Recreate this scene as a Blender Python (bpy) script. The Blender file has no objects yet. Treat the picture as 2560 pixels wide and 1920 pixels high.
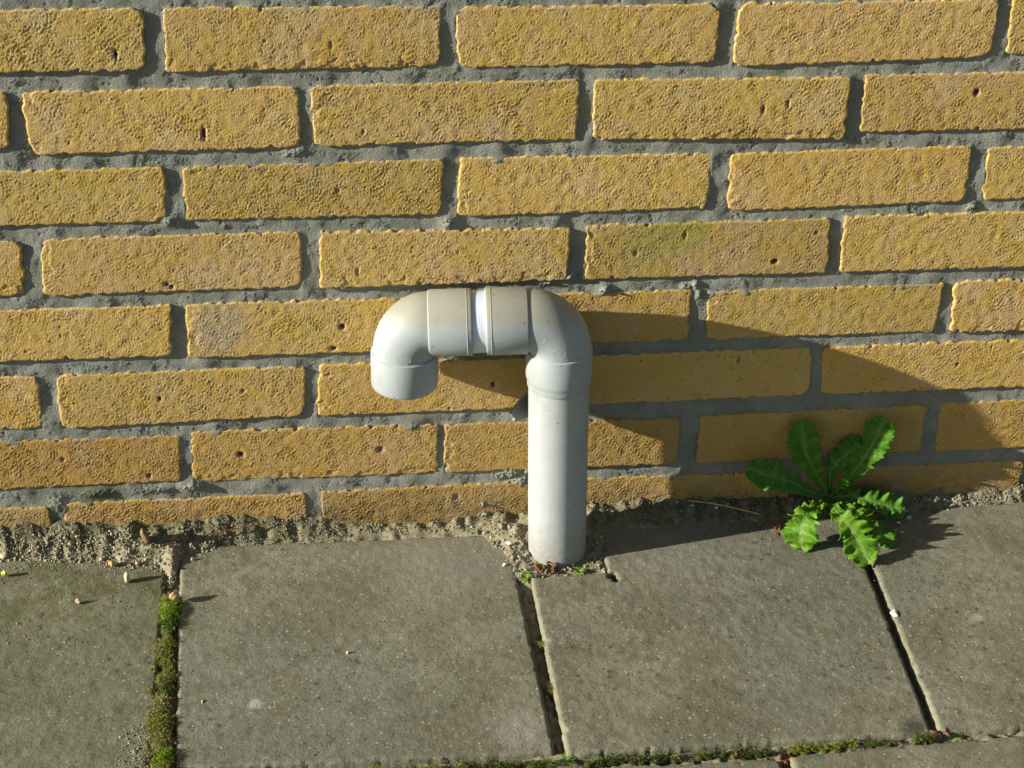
import bpy, bmesh, math, random
import numpy as np
from mathutils import Vector, Matrix
from mathutils.bvhtree import BVHTree

# ------------------------------------------------------------------ camera, sky, sun, exposure
scene = bpy.context.scene
col = scene.collection
rnd = random.Random(7)
rng = np.random.default_rng(7)
pi = math.pi

cam_d = bpy.data.cameras.new("camera")
cam = bpy.data.objects.new("camera", cam_d)
col.objects.link(cam)
scene.camera = cam
cam_d.sensor_width = 36.0
cam_d.lens = 4652.3 * 36.0 / 2560.0
cam_d.clip_start = 0.01
cam_d.clip_end = 500.0
R_, U_, F_ = (Vector((0.99251, -0.11858, 0.02941)), Vector((0.03719, 0.52251, 0.85182)), Vector((0.11638, 0.84434, -0.52301)))
cam.matrix_world = Matrix(((R_.x, U_.x, -F_.x, 0.37237), (R_.y, U_.y, -F_.y, -1.35111), (R_.z, U_.z, -F_.z, 0.98960), (0, 0, 0, 1)))

SUN_EL, SUN_TH = 18.2, 10.0           # elevation; angle of the sunlight to the wall
el, th = math.radians(SUN_EL), math.radians(SUN_TH)
to_sun = Vector((-math.cos(el) * math.cos(th), -math.cos(el) * math.sin(th), math.sin(el)))

world = bpy.data.worlds.new("World")
scene.world = world
world.use_nodes = True
wn = world.node_tree
wn.nodes.clear()
w_out = wn.nodes.new("ShaderNodeOutputWorld")
w_bg = wn.nodes.new("ShaderNodeBackground")
w_sky = wn.nodes.new("ShaderNodeTexSky")
w_sky.sky_type = 'NISHITA'
w_sky.sun_disc = False
w_sky.sun_elevation = el
w_sky.sun_rotation = math.atan2(to_sun.x, to_sun.y)
w_sky.air_density = 1.0
w_sky.dust_density = 1.0
w_bg.inputs["Strength"].default_value = 0.05
wn.links.new(w_sky.outputs[0], w_bg.inputs[0])
wn.links.new(w_bg.outputs[0], w_out.inputs[0])

sun_d = bpy.data.lights.new("sun", 'SUN')
sun_d.energy = 4.6
sun_d.angle = math.radians(0.53)
sun_d.color = (1.0, 0.96, 0.87)
sun = bpy.data.objects.new("sun", sun_d)
col.objects.link(sun)
sun.rotation_euler = to_sun.to_track_quat('Z', 'Y').to_euler()
sun.location = (-3, -1, 3)

scene.view_settings.view_transform = 'Standard'
scene.view_settings.look = 'None'
scene.view_settings.gamma = 1.0
scene.view_settings.use_curve_mapping = False
scene.view_settings.exposure = 0.97
scene.render.engine = 'CYCLES'

# ------------------------------------------------------------------ helpers: objects
def put(name, me, mat=None, parent=None, loc=(0, 0, 0), label=None, cat=None, group=None, kind=None, link=True):
    o = bpy.data.objects.new(name, me)
    o.location = loc
    if me is not None and mat is not None and not me.materials:
        me.materials.append(mat)
    if parent is not None:
        o.parent = parent
        o.matrix_parent_inverse = Matrix.Translation(-Vector(PLOC[parent.name])) if parent.name in PLOC else Matrix()
    PLOC[o.name] = tuple(loc)
    tag(o, label, cat, group, kind)
    col.objects.link(o)
    return o
PLOC = {}

def tag(o, label=None, cat=None, group=None, kind=None):
    if label: o["label"] = label
    if cat: o["category"] = cat
    if group: o["group"] = group
    if kind: o["kind"] = kind

def mesh_np(name, verts, faces, smooth=True, attrs=None):
    """verts (n,3); faces list of lists or int array (m,k)"""
    me = bpy.data.meshes.new(name)
    v = np.asarray(verts, np.float32)
    if isinstance(faces, np.ndarray):
        groups = [faces]
    else:
        groups = faces
    loops = np.concatenate([g.ravel() for g in groups]).astype(np.int32)
    tot = np.concatenate([np.full(len(g), g.shape[1]) for g in groups]).astype(np.int32)
    start = np.concatenate([[0], np.cumsum(tot)[:-1]]).astype(np.int32)
    me.vertices.add(len(v)); me.vertices.foreach_set("co", v.ravel())
    me.loops.add(len(loops)); me.loops.foreach_set("vertex_index", loops)
    me.polygons.add(len(tot)); me.polygons.foreach_set("loop_start", start); me.polygons.foreach_set("loop_total", tot)
    me.update(calc_edges=True)
    me.validate()
    if smooth:
        me.shade_smooth()
    for k, a in (attrs or {}).items():
        a = np.asarray(a, np.float32)
        if a.ndim == 1:
            at = me.attributes.new(k, 'FLOAT', 'POINT'); at.data.foreach_set("value", a)
        else:
            at = me.attributes.new(k, 'FLOAT_COLOR', 'POINT')
            at.data.foreach_set("color", np.concatenate([a, np.ones((len(a), 1), np.float32)], 1).ravel())
    return me

def catmull(P, n):
    P = [Vector(p) for p in P]; P = [P[0] * 2 - P[1]] + P + [P[-1] * 2 - P[-2]]
    out = []; m_ = len(P) - 3
    for i in range(n + 1):
        u_ = i / n * m_; k = min(int(u_), m_ - 1); t = u_ - k
        a, b, c, d = P[k:k + 4]
        out.append(0.5 * ((2 * b) + (c - a) * t + (2 * a - 5 * b + 4 * c - d) * t * t + (3 * b - a - 3 * c + d) * t ** 3))
    return out

# ------------------------------------------------------------------ helpers: band-limited random relief
class Field:
    """periodic random field, unit deviation; wavelength lam in mm, stretched along a direction"""
    def __init__(self, lam, bw=0.35, n=512, step=0.5, stretch=1.0, ang=0.0, seed=0):
        g = np.random.default_rng(seed)
        f = np.fft.fftfreq(n, step)
        fx, fy = np.meshgrid(f, f, indexing='ij')
        c, s = math.cos(ang), math.sin(ang)
        a, b = fx * c + fy * s, (-fx * s + fy * c) * stretch
        k = np.hypot(a, b) + 1e-9
        w = np.exp(-(np.log(k * lam)) ** 2 / (2 * bw * bw)); w[0, 0] = 0
        z = np.fft.ifft2(np.fft.fft2(g.standard_normal((n, n))) * w).real
        self.z, self.n, self.step = z / z.std(), n, step
    def __call__(self, x, y):
        u, v = np.asarray(x) / self.step, np.asarray(y) / self.step
        i, j = np.floor(u).astype(int), np.floor(v).astype(int)
        a, b = u - i, v - j
        n, z = self.n, self.z
        i0, j0, i1, j1 = i % n, j % n, (i + 1) % n, (j + 1) % n
        return z[i0, j0] * (1 - a) * (1 - b) + z[i1, j0] * a * (1 - b) + z[i0, j1] * (1 - a) * b + z[i1, j1] * a * b

GRAIN = Field(1.9, 0.36, 1280, 0.4, 1.9, math.radians(26), 1)    # elongated pimples of the brick skin
GRAIN2 = Field(1.7, 0.3, 1024, 0.4, 1.3, math.radians(35), 2)
MED = Field(16, 0.5, 512, 1.0, 1.0, 0, 3)
BIG = Field(60, 0.6, 512, 2.0, 1.0, 0, 4)
CRUMB = Field(3.4, 0.6, 1024, 0.4, 1.0, 0, 5)
FINE = Field(2.0, 0.4, 1024, 0.4, 1.0, 0, 6)
EDGE = Field(9, 0.6, 512, 1.0, 1.0, 0, 8)

def sstep(a, b, x):
    t = np.clip((x - a) / (b - a), 0, 1)
    return t * t * (3 - 2 * t)

def quad_sdf(q, x, y, k=0.8):
    """rounded signed distance (mm) to a convex polygon given clockwise or anticlockwise"""
    q = np.asarray(q, float)
    area = sum(q[i][0] * q[(i + 1) % len(q)][1] - q[(i + 1) % len(q)][0] * q[i][1] for i in range(len(q)))
    if area < 0: q = q[::-1]
    ds = []
    for i in range(len(q)):
        a, b = q[i], q[(i + 1) % len(q)]
        t = (b - a) / np.hypot(*(b - a))
        ds.append((x - a[0]) * t[1] - (y - a[1]) * t[0])
    D = np.stack(ds); m = D.max(0)
    return m + np.log(np.exp(np.minimum(k * (D - m), 0)).sum(0)) / k

def heightfield(name, sdf, height, x0, x1, y0, y1, step, depth, axes, center, cap=True, attr=None):
    """solid: a relief cut out along sdf=0, with a skirt down to depth. units mm -> m. axes 'wall' or 'floor'"""
    na, nb = int((x1 - x0) / step) + 2, int((y1 - y0) / step) + 2
    X, Y = np.meshgrid(x0 + step * np.arange(na), y0 + step * np.arange(nb), indexing='ij')
    S = sdf(X, Y)
    c = (S[:-1, :-1] + S[1:, :-1] + S[1:, 1:] + S[:-1, 1:]) / 4
    K = c < 0
    P = np.zeros((na + 1, nb + 1), bool); P[1:-1, 1:-1] = K      # cell (i,j) at P[i+1,j+1]
    idx = np.arange(na * nb).reshape(na, nb)
    ci, cj = np.nonzero(K)
    quads = np.stack([idx[ci, cj], idx[ci + 1, cj], idx[ci + 1, cj + 1], idx[ci, cj + 1]], 1)
    eds = []
    m = K & ~P[1:-1, 0:-2]; i, j = np.nonzero(m); eds.append(np.stack([idx[i, j], idx[i + 1, j]], 1))
    m = K & ~P[2:, 1:-1]; i, j = np.nonzero(m); eds.append(np.stack([idx[i + 1, j], idx[i + 1, j + 1]], 1))
    m = K & ~P[1:-1, 2:]; i, j = np.nonzero(m); eds.append(np.stack([idx[i + 1, j + 1], idx[i, j + 1]], 1))
    m = K & ~P[0:-2, 1:-1]; i, j = np.nonzero(m); eds.append(np.stack([idx[i, j + 1], idx[i, j]], 1))
    E = np.concatenate(eds)
    gx, gy = np.gradient(S, step)
    g2 = np.maximum(gx * gx + gy * gy, 0.25)
    bm_ = np.zeros(na * nb, bool); bm_[E.ravel()] = True; bm_ = bm_.reshape(na, nb)
    mx = np.clip(-S * gx / g2, -step, step); my = np.clip(-S * gy / g2, -step, step)
    X = np.where(bm_, X + mx, X); Y = np.where(bm_, Y + my, Y); S = np.where(bm_, 0.0, np.minimum(S, 0))
    used = np.zeros(na * nb, bool); used[quads.ravel()] = True
    remap = np.full(na * nb, -1); u = np.nonzero(used)[0]; remap[u] = np.arange(len(u))
    x, y, s = X.ravel()[u], Y.ravel()[u], S.ravel()[u]
    h = height(x, y, s)
    quads = remap[quads]; E = remap[E]
    n0 = len(u)
    bv = np.unique(E); low = np.full(n0, -1); low[bv] = n0 + np.arange(len(bv))
    xs, ys, hs = np.concatenate([x, x[bv]]), np.concatenate([y, y[bv]]), np.concatenate([h, np.full(len(bv), -depth)])
    groups = [quads, np.stack([E[:, 1], E[:, 0], low[E[:, 0]], low[E[:, 1]]], 1)]
    if cap:
        cidx = len(xs); xs, ys, hs = np.append(xs, x.mean()), np.append(ys, y.mean()), np.append(hs, -depth)
        groups.append(np.stack([low[E[:, 1]], low[E[:, 0]], np.full(len(E), cidx)], 1))
    if axes == 'wall': V = np.stack([xs, -hs, ys], 1)
    else: V = np.stack([xs, ys, hs], 1)
    V = V / 1000.0 - np.asarray(center)
    at = {}
    if attr is not None:
        a = attr(x, y, s, h); at = {kk: np.concatenate([vv, np.full(len(xs) - n0, vv.mean())]) for kk, vv in a.items()}
    return mesh_np(name, V, groups, True, at)

# ------------------------------------------------------------------ helpers: materials
class Mat:
    def __init__(self, name):
        self.m = bpy.data.materials.new(name); self.m.use_nodes = True
        self.t = self.m.node_tree; self.t.nodes.clear()
        self.out = self.n("ShaderNodeOutputMaterial"); self.b = self.n("ShaderNodeBsdfPrincipled")
        self.t.links.new(self.b.outputs[0], self.out.inputs[0])
        self.pos = self.n("ShaderNodeNewGeometry").outputs["Position"]
    def n(self, typ, **kw):
        x = self.t.nodes.new(typ)
        for k, v in kw.items(): setattr(x, k, v)
        return x
    def put(self, sock, v):
        if isinstance(v, bpy.types.NodeSocket): self.t.links.new(v, sock)
        elif isinstance(v, (tuple, list)) and len(v) == 3 and sock.type == 'RGBA': sock.default_value = (*v, 1)
        else: sock.default_value = v
    def noise(self, scale, detail=2.0, rough=0.5, off=(0, 0, 0), stretch=(1, 1, 1), dist=0.0):
        mp = self.n("ShaderNodeMapping"); self.put(mp.inputs[0], self.pos)
        mp.inputs["Location"].default_value = off; mp.inputs["Scale"].default_value = stretch
        x = self.n("ShaderNodeTexNoise"); self.put(x.inputs["Vector"], mp.outputs[0])
        x.inputs["Scale"].default_value = scale; x.inputs["Detail"].default_value = detail; x.inputs["Roughness"].default_value = rough
        x.inputs["Distortion"].default_value = dist
        return x.outputs[0]
    def voro(self, scale, feature='F1', off=(0, 0, 0), rand=1.0):
        mp = self.n("ShaderNodeMapping"); self.put(mp.inputs[0], self.pos); mp.inputs["Location"].default_value = off
        x = self.n("ShaderNodeTexVoronoi", feature=feature); self.put(x.inputs["Vector"], mp.outputs[0])
        x.inputs["Scale"].default_value = scale; x.inputs["Randomness"].default_value = rand
        return x
    def ramp(self, v, lo, hi, a=0.0, b=1.0):
        x = self.n("ShaderNodeMapRange", interpolation_type='SMOOTHSTEP')
        self.put(x.inputs[0], v); x.inputs[1].default_value = lo; x.inputs[2].default_value = hi
        x.inputs[3].default_value = a; x.inputs[4].default_value = b
        return x.outputs[0]
    def math(self, op, a, b=0.0, c=0.0):
        x = self.n("ShaderNodeMath", operation=op); self.put(x.inputs[0], a); self.put(x.inputs[1], b); self.put(x.inputs[2], c)
        return x.outputs[0]
    def mix(self, f, a, b, blend='MIX'):
        x = self.n("ShaderNodeMix", data_type='RGBA', blend_type=blend)
        self.put(x.inputs[0], f); self.put(x.inputs[6], a); self.put(x.inputs[7], b)
        return x.outputs[2]
    def attr(self, name, out="Fac"):
        x = self.n("ShaderNodeAttribute", attribute_name=name); return x.outputs[out]
    def objcol(self):
        return self.n("ShaderNodeObjectInfo").outputs["Color"]
    def bump(self, h, dist=0.001, strength=1.0, prev=None):
        x = self.n("ShaderNodeBump"); self.put(x.inputs["Height"], h)
        x.inputs["Distance"].default_value = dist; x.inputs["Strength"].default_value = strength
        if prev is not None: self.put(x.inputs["Normal"], prev)
        return x.outputs[0]
    def spot(self, x, y, r, soft=0.3, axis='floor', wob=0.25):
        """soft edged blotch at a place (m)"""
        sp = self.n("ShaderNodeVectorMath", operation='DISTANCE'); 
        sc = self.n("ShaderNodeVectorMath", operation='MULTIPLY'); self.put(sc.inputs[0], self.pos)
        sc.inputs[1].default_value = (1, 1, 0) if axis == 'floor' else (1, 0, 1)
        self.put(sp.inputs[0], sc.outputs[0]); sp.inputs[1].default_value = (x, y, 0) if axis == 'floor' else (x, 0, y)
        d = self.math('ADD', sp.outputs["Value"], self.math('MULTIPLY', self.math('SUBTRACT', self.noise(2.2 / r * 0.5, 3, 0.6), 0.5), r * wob * 6))
        return self.ramp(d, r * (1 - soft), r * (1 + soft), 1.0, 0.0)
    def set(self, color=None, rough=0.8, normal=None, spec=0.3, **kw):
        if color is not None: self.put(self.b.inputs["Base Color"], color)
        self.put(self.b.inputs["Roughness"], rough)
        self.b.inputs["Specular IOR Level"].default_value = spec
        if normal is not None: self.put(self.b.inputs["Normal"], normal)
        for k, v in kw.items(): self.put(self.b.inputs[k], v)
        return self.m

# brick: yellow sanded skin with mauve-brown hollows
m = Mat("yellow_brick")
h = m.attr("h")
n1, n2, n3 = m.noise(420, 3, 0.6), m.noise(45, 3, 0.55, (3, 1, 2)), m.noise(12, 2, 0.5, (7, 3, 5))
c = m.mix(m.ramp(n2, 0.35, 0.68), (0.548, 0.364, 0.080), (0.555, 0.385, 0.125))
c = m.mix(m.ramp(n3, 0.5, 0.75, 0, 0.5), c, (0.475, 0.295, 0.058))
c = m.mix(m.ramp(m.noise(30, 3, 0.6, (1, 9, 4)), 0.60, 0.78, 0, 0.5), c, (0.46, 0.36, 0.075))
c = m.mix(m.ramp(m.noise(17, 4, 0.6, (6, 2, 9)), 0.50, 0.66, 0, 0.65), c, (0.575, 0.415, 0.205))
c = m.mix(m.ramp(m.noise(21, 3, 0.6, (2, 12, 5)), 0.56, 0.70, 0, 0.6), c, (0.50, 0.355, 0.055))       # greenish bloom
mauve = m.math('MULTIPLY', m.ramp(h, 0.2, -1.5), m.ramp(n2, 0.38, 0.56, 0.45, 1.0))
c = m.mix(m.math('MULTIPLY', mauve, 0.85), c, (0.36, 0.235, 0.165))
c = m.mix(m.ramp(n1, 0.56, 0.70, 0, 0.6), c, (0.74, 0.54, 0.24))
c = m.mix(m.ramp(h, -2.2, -4.5), c, (0.10, 0.05, 0.025))                                                 # burnt pits
sp = m.voro(95, off=(2, 5, 1)); c = m.mix(m.math('MULTIPLY', m.ramp(sp.outputs["Distance"], 0.16, 0.08), 0.6), c, (0.20, 0.12, 0.08))
for (gx_, gz_, gr_) in ((0.672, 0.288, 0.022), (0.700, 0.297, 0.02), (0.03, 0.28, 0.02)):
    c = m.mix(m.math('MULTIPLY', m.spot(gx_, gz_, gr_, 0.5, 'wall'), 0.5), c, (0.33, 0.34, 0.06))
for (gx_, gz_, gr_) in ((0.306, 0.205, 0.014), (0.738, 0.214, 0.005), (0.315, 0.22, 0.02)):
    c = m.mix(m.math('MULTIPLY', m.spot(gx_, gz_, gr_, 0.5, 'wall'), 0.45), c, (0.40, 0.34, 0.26))
bz = m.n("ShaderNodeSeparateXYZ"); m.put(bz.inputs[0], m.pos)
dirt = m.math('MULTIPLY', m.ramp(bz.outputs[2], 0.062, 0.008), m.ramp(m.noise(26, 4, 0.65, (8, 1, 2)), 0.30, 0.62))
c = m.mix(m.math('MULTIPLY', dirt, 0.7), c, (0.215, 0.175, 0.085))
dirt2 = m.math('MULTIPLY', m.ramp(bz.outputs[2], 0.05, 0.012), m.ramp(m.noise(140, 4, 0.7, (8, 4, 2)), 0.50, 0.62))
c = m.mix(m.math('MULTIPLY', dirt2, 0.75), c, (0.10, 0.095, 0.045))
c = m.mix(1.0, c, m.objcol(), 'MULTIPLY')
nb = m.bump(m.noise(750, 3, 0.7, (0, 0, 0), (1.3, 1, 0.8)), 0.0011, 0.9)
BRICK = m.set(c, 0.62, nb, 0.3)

# brick further along, without carved grain: the relief is in the material
m = Mat("yellow_brick_plain")
g = m.noise(330, 3, 0.65, (4, 4, 4), (1.5, 1, 0.9))
n2, n3 = m.noise(45, 3, 0.55, (3, 1, 2)), m.noise(12, 2, 0.5, (7, 3, 5))
c = m.mix(m.ramp(n2, 0.35, 0.68), (0.548, 0.364, 0.080), (0.555, 0.385, 0.125))
c = m.mix(m.ramp(n3, 0.5, 0.75, 0, 0.5), c, (0.475, 0.295, 0.058))
c = m.mix(m.ramp(g, 0.52, 0.35, 0, 0.6), c, (0.33, 0.205, 0.13))
c = m.mix(1.0, c, m.objcol(), 'MULTIPLY')
BRICK_FAR = m.set(c, 0.72, m.bump(g, 0.0016, 0.8), 0.35)

# mortar
m = Mat("grey_mortar")
n1, n2 = m.noise(700, 3, 0.6), m.noise(28, 3, 0.6)
c = m.mix(m.ramp(n2, 0.35, 0.68), (0.218, 0.225, 0.188), (0.285, 0.29, 0.242))
c = m.mix(m.ramp(n1, 0.55, 0.75, 0, 0.6), c, (0.44, 0.44, 0.36))
c = m.mix(m.ramp(n1, 0.45, 0.28, 0, 0.5), c, (0.12, 0.13, 0.115))
lum = m.attr("lump")
c = m.mix(m.math('MULTIPLY', lum, 0.5), c, (0.34, 0.34, 0.27))
zz_ = m.n("ShaderNodeSeparateXYZ"); m.put(zz_.inputs[0], m.pos)
damp = m.math('MULTIPLY', m.ramp(zz_.outputs[2], 0.15, 0.03), m.ramp(m.noise(18, 3, 0.6, (5, 5, 5)), 0.42, 0.62))
damp = m.math('MULTIPLY', damp, m.ramp(zz_.outputs[0], 0.40, 0.20))
c = m.mix(m.math('MULTIPLY', damp, 0.75), c, (0.085, 0.11, 0.05))
MORTAR = m.set(c, 0.9, m.bump(m.noise(750, 3, 0.75), 0.0016, 0.85), 0.2)

# concrete paving
m = Mat("paving_concrete")
n_f, n_m, n_l = m.noise(480, 4, 0.75), m.noise(60, 4, 0.6), m.noise(9, 3, 0.55)
c = m.mix(m.ramp(n_l, 0.32, 0.68), (0.150, 0.142, 0.092), (0.230, 0.218, 0.155))
c = m.mix(m.ramp(m.noise(3.6, 2, 0.5, (1.3, 0.4, 2)), 0.45, 0.62, 0, 0.6), c, (0.172, 0.178, 0.132))
c = m.mix(m.ramp(m.noise(24, 4, 0.65, (5, 3, 2)), 0.52, 0.68, 0, 0.55), c, (0.135, 0.122, 0.072))
c = m.mix(m.ramp(n_m, 0.42, 0.66, 0, 0.6), c, (0.118, 0.110, 0.070))
c = m.mix(m.ramp(n_f, 0.54, 0.70, 0, 0.75), c, (0.33, 0.31, 0.22))
c = m.mix(m.ramp(n_f, 0.46, 0.30, 0, 0.75), c, (0.062, 0.060, 0.042))
v = m.voro(270, off=(3, 3, 3)); grit_ = m.math('MULTIPLY', m.ramp(v.outputs["Distance"], 0.30, 0.18), m.ramp(m.n("ShaderNodeSeparateColor").outputs[0], 0, 1))
sc_ = m.n("ShaderNodeSeparateColor"); m.put(sc_.inputs[0], v.outputs["Color"])
c = m.mix(m.math('MULTIPLY', m.ramp(v.outputs["Distance"], 0.34, 0.2), m.ramp(sc_.outputs[0], 0.82, 0.88, 0, 0.8)), c, (0.40, 0.365, 0.25))
c = m.mix(m.math('MULTIPLY', m.ramp(v.outputs["Distance"], 0.34, 0.2), m.ramp(sc_.outputs[1], 0.80, 0.86, 0, 0.75)), c, (0.06, 0.056, 0.046))
v2 = m.voro(120, off=(1, 8, 3)); sc2 = m.n("ShaderNodeSeparateColor"); m.put(sc2.inputs[0], v2.outputs["Color"])
dk = m.math('MULTIPLY', m.math('MULTIPLY', m.ramp(v2.outputs["Distance"], 0.36, 0.14), m.ramp(sc2.outputs[0], 0.62, 0.70)), m.ramp(m.noise(7, 2, 0.5, (4, 2, 2)), 0.42, 0.6))
c = m.mix(m.math('MULTIPLY', dk, 0.8), c, (0.07, 0.066, 0.045))                                        # dark lichen dots
sx = m.n("ShaderNodeSeparateXYZ"); m.put(sx.inputs[0], m.pos)
alg = m.math('MULTIPLY', m.math('MULTIPLY', m.ramp(sx.outputs[0], 0.36, 0.20), m.ramp(sx.outputs[1], -0.20, -0.05)), m.ramp(m.noise(38, 5, 0.7, (6, 6, 6)), 0.42, 0.66))
c = m.mix(m.math('MULTIPLY', alg, 0.8), c, (0.080, 0.088, 0.022))                                       # algae film near the wall, left
for (px, py, pr, cc, ff) in ((0.3325, -0.2267, 0.0050, (0.42, 0.41, 0.36), 0.8), (0.9377, -0.1747, 0.0045, (0.38, 0.36, 0.31), 0.6), (0.7612, -0.3259, 0.0045, (0.07, 0.13, 0.12), 0.8),
                             (0.8435, -0.3023, 0.010, (0.035, 0.035, 0.03), 0.75), (0.537, -0.2764, 0.02, (0.26, 0.255, 0.21), 0.4), (0.50, -0.045, 0.06, (0.25, 0.235, 0.19), 0.4), (0.70, -0.05, 0.05, (0.24, 0.23, 0.19), 0.35)):
    c = m.mix(m.math('MULTIPLY', m.spot(px, py, pr, 0.6), ff), c, cc)
edge = m.attr("edge")
c = m.mix(m.math('MULTIPLY', edge, m.ramp(m.noise(55, 3, 0.6), 0.35, 0.6, 0.0, 0.45)), c, (0.265, 0.25, 0.165))  # left slab edges painted paler, where the low sun catches their rounding
c = m.mix(1.0, c, m.objcol(), "MULTIPLY")
nb = m.bump(m.noise(420, 4, 0.75, (3, 2, 1)), 0.0009, 0.75)
nb = m.bump(n_f, 0.0006, 0.7, nb)
CONCRETE = m.set(c, 0.85, nb, 0.25)

# sandy soil
m = Mat("sandy_soil")
n1, n2 = m.noise(800, 3, 0.7), m.noise(40, 4, 0.65)
c = m.mix(m.ramp(n2, 0.38, 0.62), (0.25, 0.212, 0.13), (0.345, 0.302, 0.20))
c = m.mix(m.ramp(n1, 0.55, 0.72, 0, 0.6), c, (0.44, 0.39, 0.28))
c = m.mix(m.ramp(n1, 0.45, 0.30, 0, 0.5), c, (0.10, 0.088, 0.055))
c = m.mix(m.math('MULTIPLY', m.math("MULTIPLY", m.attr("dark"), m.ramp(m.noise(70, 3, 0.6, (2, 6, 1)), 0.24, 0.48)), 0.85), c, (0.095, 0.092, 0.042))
SOIL = m.set(c, 0.95, m.bump(m.noise(600, 4, 0.75), 0.0015, 0.9), 0.15)

m = Mat("ground_sand")
c = m.mix(m.ramp(m.noise(500, 3, 0.7), 0.4, 0.65), (0.07, 0.06, 0.042), (0.17, 0.145, 0.10))
GROUND = m.set(c, 0.95, m.bump(m.noise(500, 4, 0.7), 0.002, 0.8), 0.15)

# vertex-coloured small stuff
def vcol_mat(name, rough=0.8, spec=0.25, bump=None, trans=0.0):
    m = Mat(name)
    cc = m.attr("tint", "Color")
    if bump: nb = m.bump(m.noise(bump[0], 3, 0.6), bump[1], 0.7)
    else: nb = None
    if trans:
        tr = m.n("ShaderNodeBsdfTranslucent"); m.put(tr.inputs[0], cc)
        mx = m.n("ShaderNodeMixShader"); mx.inputs[0].default_value = trans
        m.set(cc, rough, nb, spec)
        m.t.links.new(m.b.outputs[0], mx.inputs[1]); m.t.links.new(tr.outputs[0], mx.inputs[2]); m.t.links.new(mx.outputs[0], m.out.inputs[0])
        return m.m
    return m.set(cc, rough, nb, spec)
GRIT = vcol_mat("grit_grains", 0.7, 0.3)
MOSS = vcol_mat("moss_leaves", 0.6, 0.3, None, 0.25)

def stone_mat(name, a, b, sc=500):
    m = Mat(name); return m.set(m.mix(m.ramp(m.noise(sc, 3, 0.6), 0.38, 0.62), a, b), 0.65, m.bump(m.noise(900, 3, 0.7), 0.0005, 0.6), 0.35)
STONES = {'cream': stone_mat("cream_stone", (0.42, 0.36, 0.20), (0.60, 0.53, 0.34)), 'tan': stone_mat("tan_stone", (0.40, 0.27, 0.13), (0.52, 0.38, 0.20)),
          'orange': stone_mat("orange_stone", (0.45, 0.22, 0.08), (0.55, 0.42, 0.24)), 'yellow': stone_mat("yellow_stone", (0.50, 0.36, 0.05), (0.6, 0.46, 0.10)),
          'grey': stone_mat("grey_stone", (0.25, 0.24, 0.2), (0.4, 0.38, 0.32)), 'brown': stone_mat("brown_stone", (0.18, 0.13, 0.065), (0.27, 0.20, 0.10), 250),
          'white': stone_mat("white_stone", (0.62, 0.60, 0.54), (0.75, 0.73, 0.68))}

# grey plastic, sun-browned where it faces up
def plastic(name, base, brown=True, rough=0.5):
    m = Mat(name)
    c = m.mix(m.ramp(m.noise(60, 4, 0.6), 0.35, 0.7), base, tuple(x * 0.93 for x in base))
    if brown:
        ge = m.n("ShaderNodeNewGeometry"); s3 = m.n("ShaderNodeSeparateXYZ"); m.put(s3.inputs[0], ge.outputs["Normal"])
        zp = m.n("ShaderNodeSeparateXYZ"); m.put(zp.inputs[0], m.pos)
        up = m.math('ADD', s3.outputs[2], m.math('MULTIPLY', m.math('SUBTRACT', m.noise(35, 3, 0.6), 0.5), 0.35))
        c = m.mix(m.math('MULTIPLY', m.math('MULTIPLY', m.ramp(up, 0.12, 0.62), m.ramp(zp.outputs[2], 0.236, 0.252)), 0.85), c, (0.315, 0.297, 0.222))
        low = m.math('MULTIPLY', m.ramp(zp.outputs[2], 0.060, 0.006), m.ramp(m.noise(90, 4, 0.7), 0.22, 0.62))
        c = m.mix(m.math('MULTIPLY', low, 0.75), c, (0.22, 0.21, 0.17))
        fl = m.voro(260, off=(1, 2, 3)); f2 = m.n("ShaderNodeSeparateColor"); m.put(f2.inputs[0], fl.outputs["Color"])
        c = m.mix(m.math('MULTIPLY', m.ramp(fl.outputs["Distance"], 0.22, 0.12), m.ramp(f2.outputs[0], 0.955, 0.965)), c, (0.06, 0.055, 0.045))
        fw = m.voro(210, off=(9, 2, 3)); f3 = m.n("ShaderNodeSeparateColor"); m.put(f3.inputs[0], fw.outputs["Color"])
        c = m.mix(m.math('MULTIPLY', m.ramp(fw.outputs["Distance"], 0.16, 0.08), m.ramp(f3.outputs[1], 0.96, 0.97, 0, 0.8)), c, (0.62, 0.62, 0.58))
        sm = m.math('MULTIPLY', m.ramp(m.noise(14, 4, 0.65, (2, 2, 2), (1.6, 1.6, 1)), 0.50, 0.72), 0.5)
        c = m.mix(sm, c, (0.27, 0.265, 0.235))
    if brown:
        st = m.math('MULTIPLY', m.ramp(m.noise(85, 4, 0.65, (2, 7, 2), (1, 1, 0.09)), 0.53, 0.72), m.ramp(m.noise(9, 3, 0.6, (6, 2, 1)), 0.40, 0.62))
        c = m.mix(m.math('MULTIPLY', st, 0.40), c, (0.235, 0.225, 0.185))
        sf = m.math('MULTIPLY', m.ramp(m.noise(300, 4, 0.7, (1, 7, 2), (0.25, 0.25, 1)), 0.60, 0.70), m.ramp(m.noise(22, 3, 0.6, (3, 3, 8)), 0.50, 0.66))
        c = m.mix(m.math('MULTIPLY', sf, 0.6), c, (0.20, 0.195, 0.175))
    r = m.ramp(m.noise(40, 3, 0.6), 0.3, 0.7, rough - 0.06, rough + 0.12)
    return m.set(c, r, m.bump(m.noise(350, 3, 0.6), 0.00012, 0.35), 0.4)
PVC = plastic("grey_plastic", (0.350, 0.385, 0.385))
PVC_RISER = plastic("pale_grey_plastic", (0.385, 0.405, 0.395))
WHITE = plastic("white_plastic", (0.66, 0.70, 0.78), False, 0.25)
CLIP = plastic("dark_grey_plastic", (0.20, 0.20, 0.19), False, 0.5)

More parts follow.
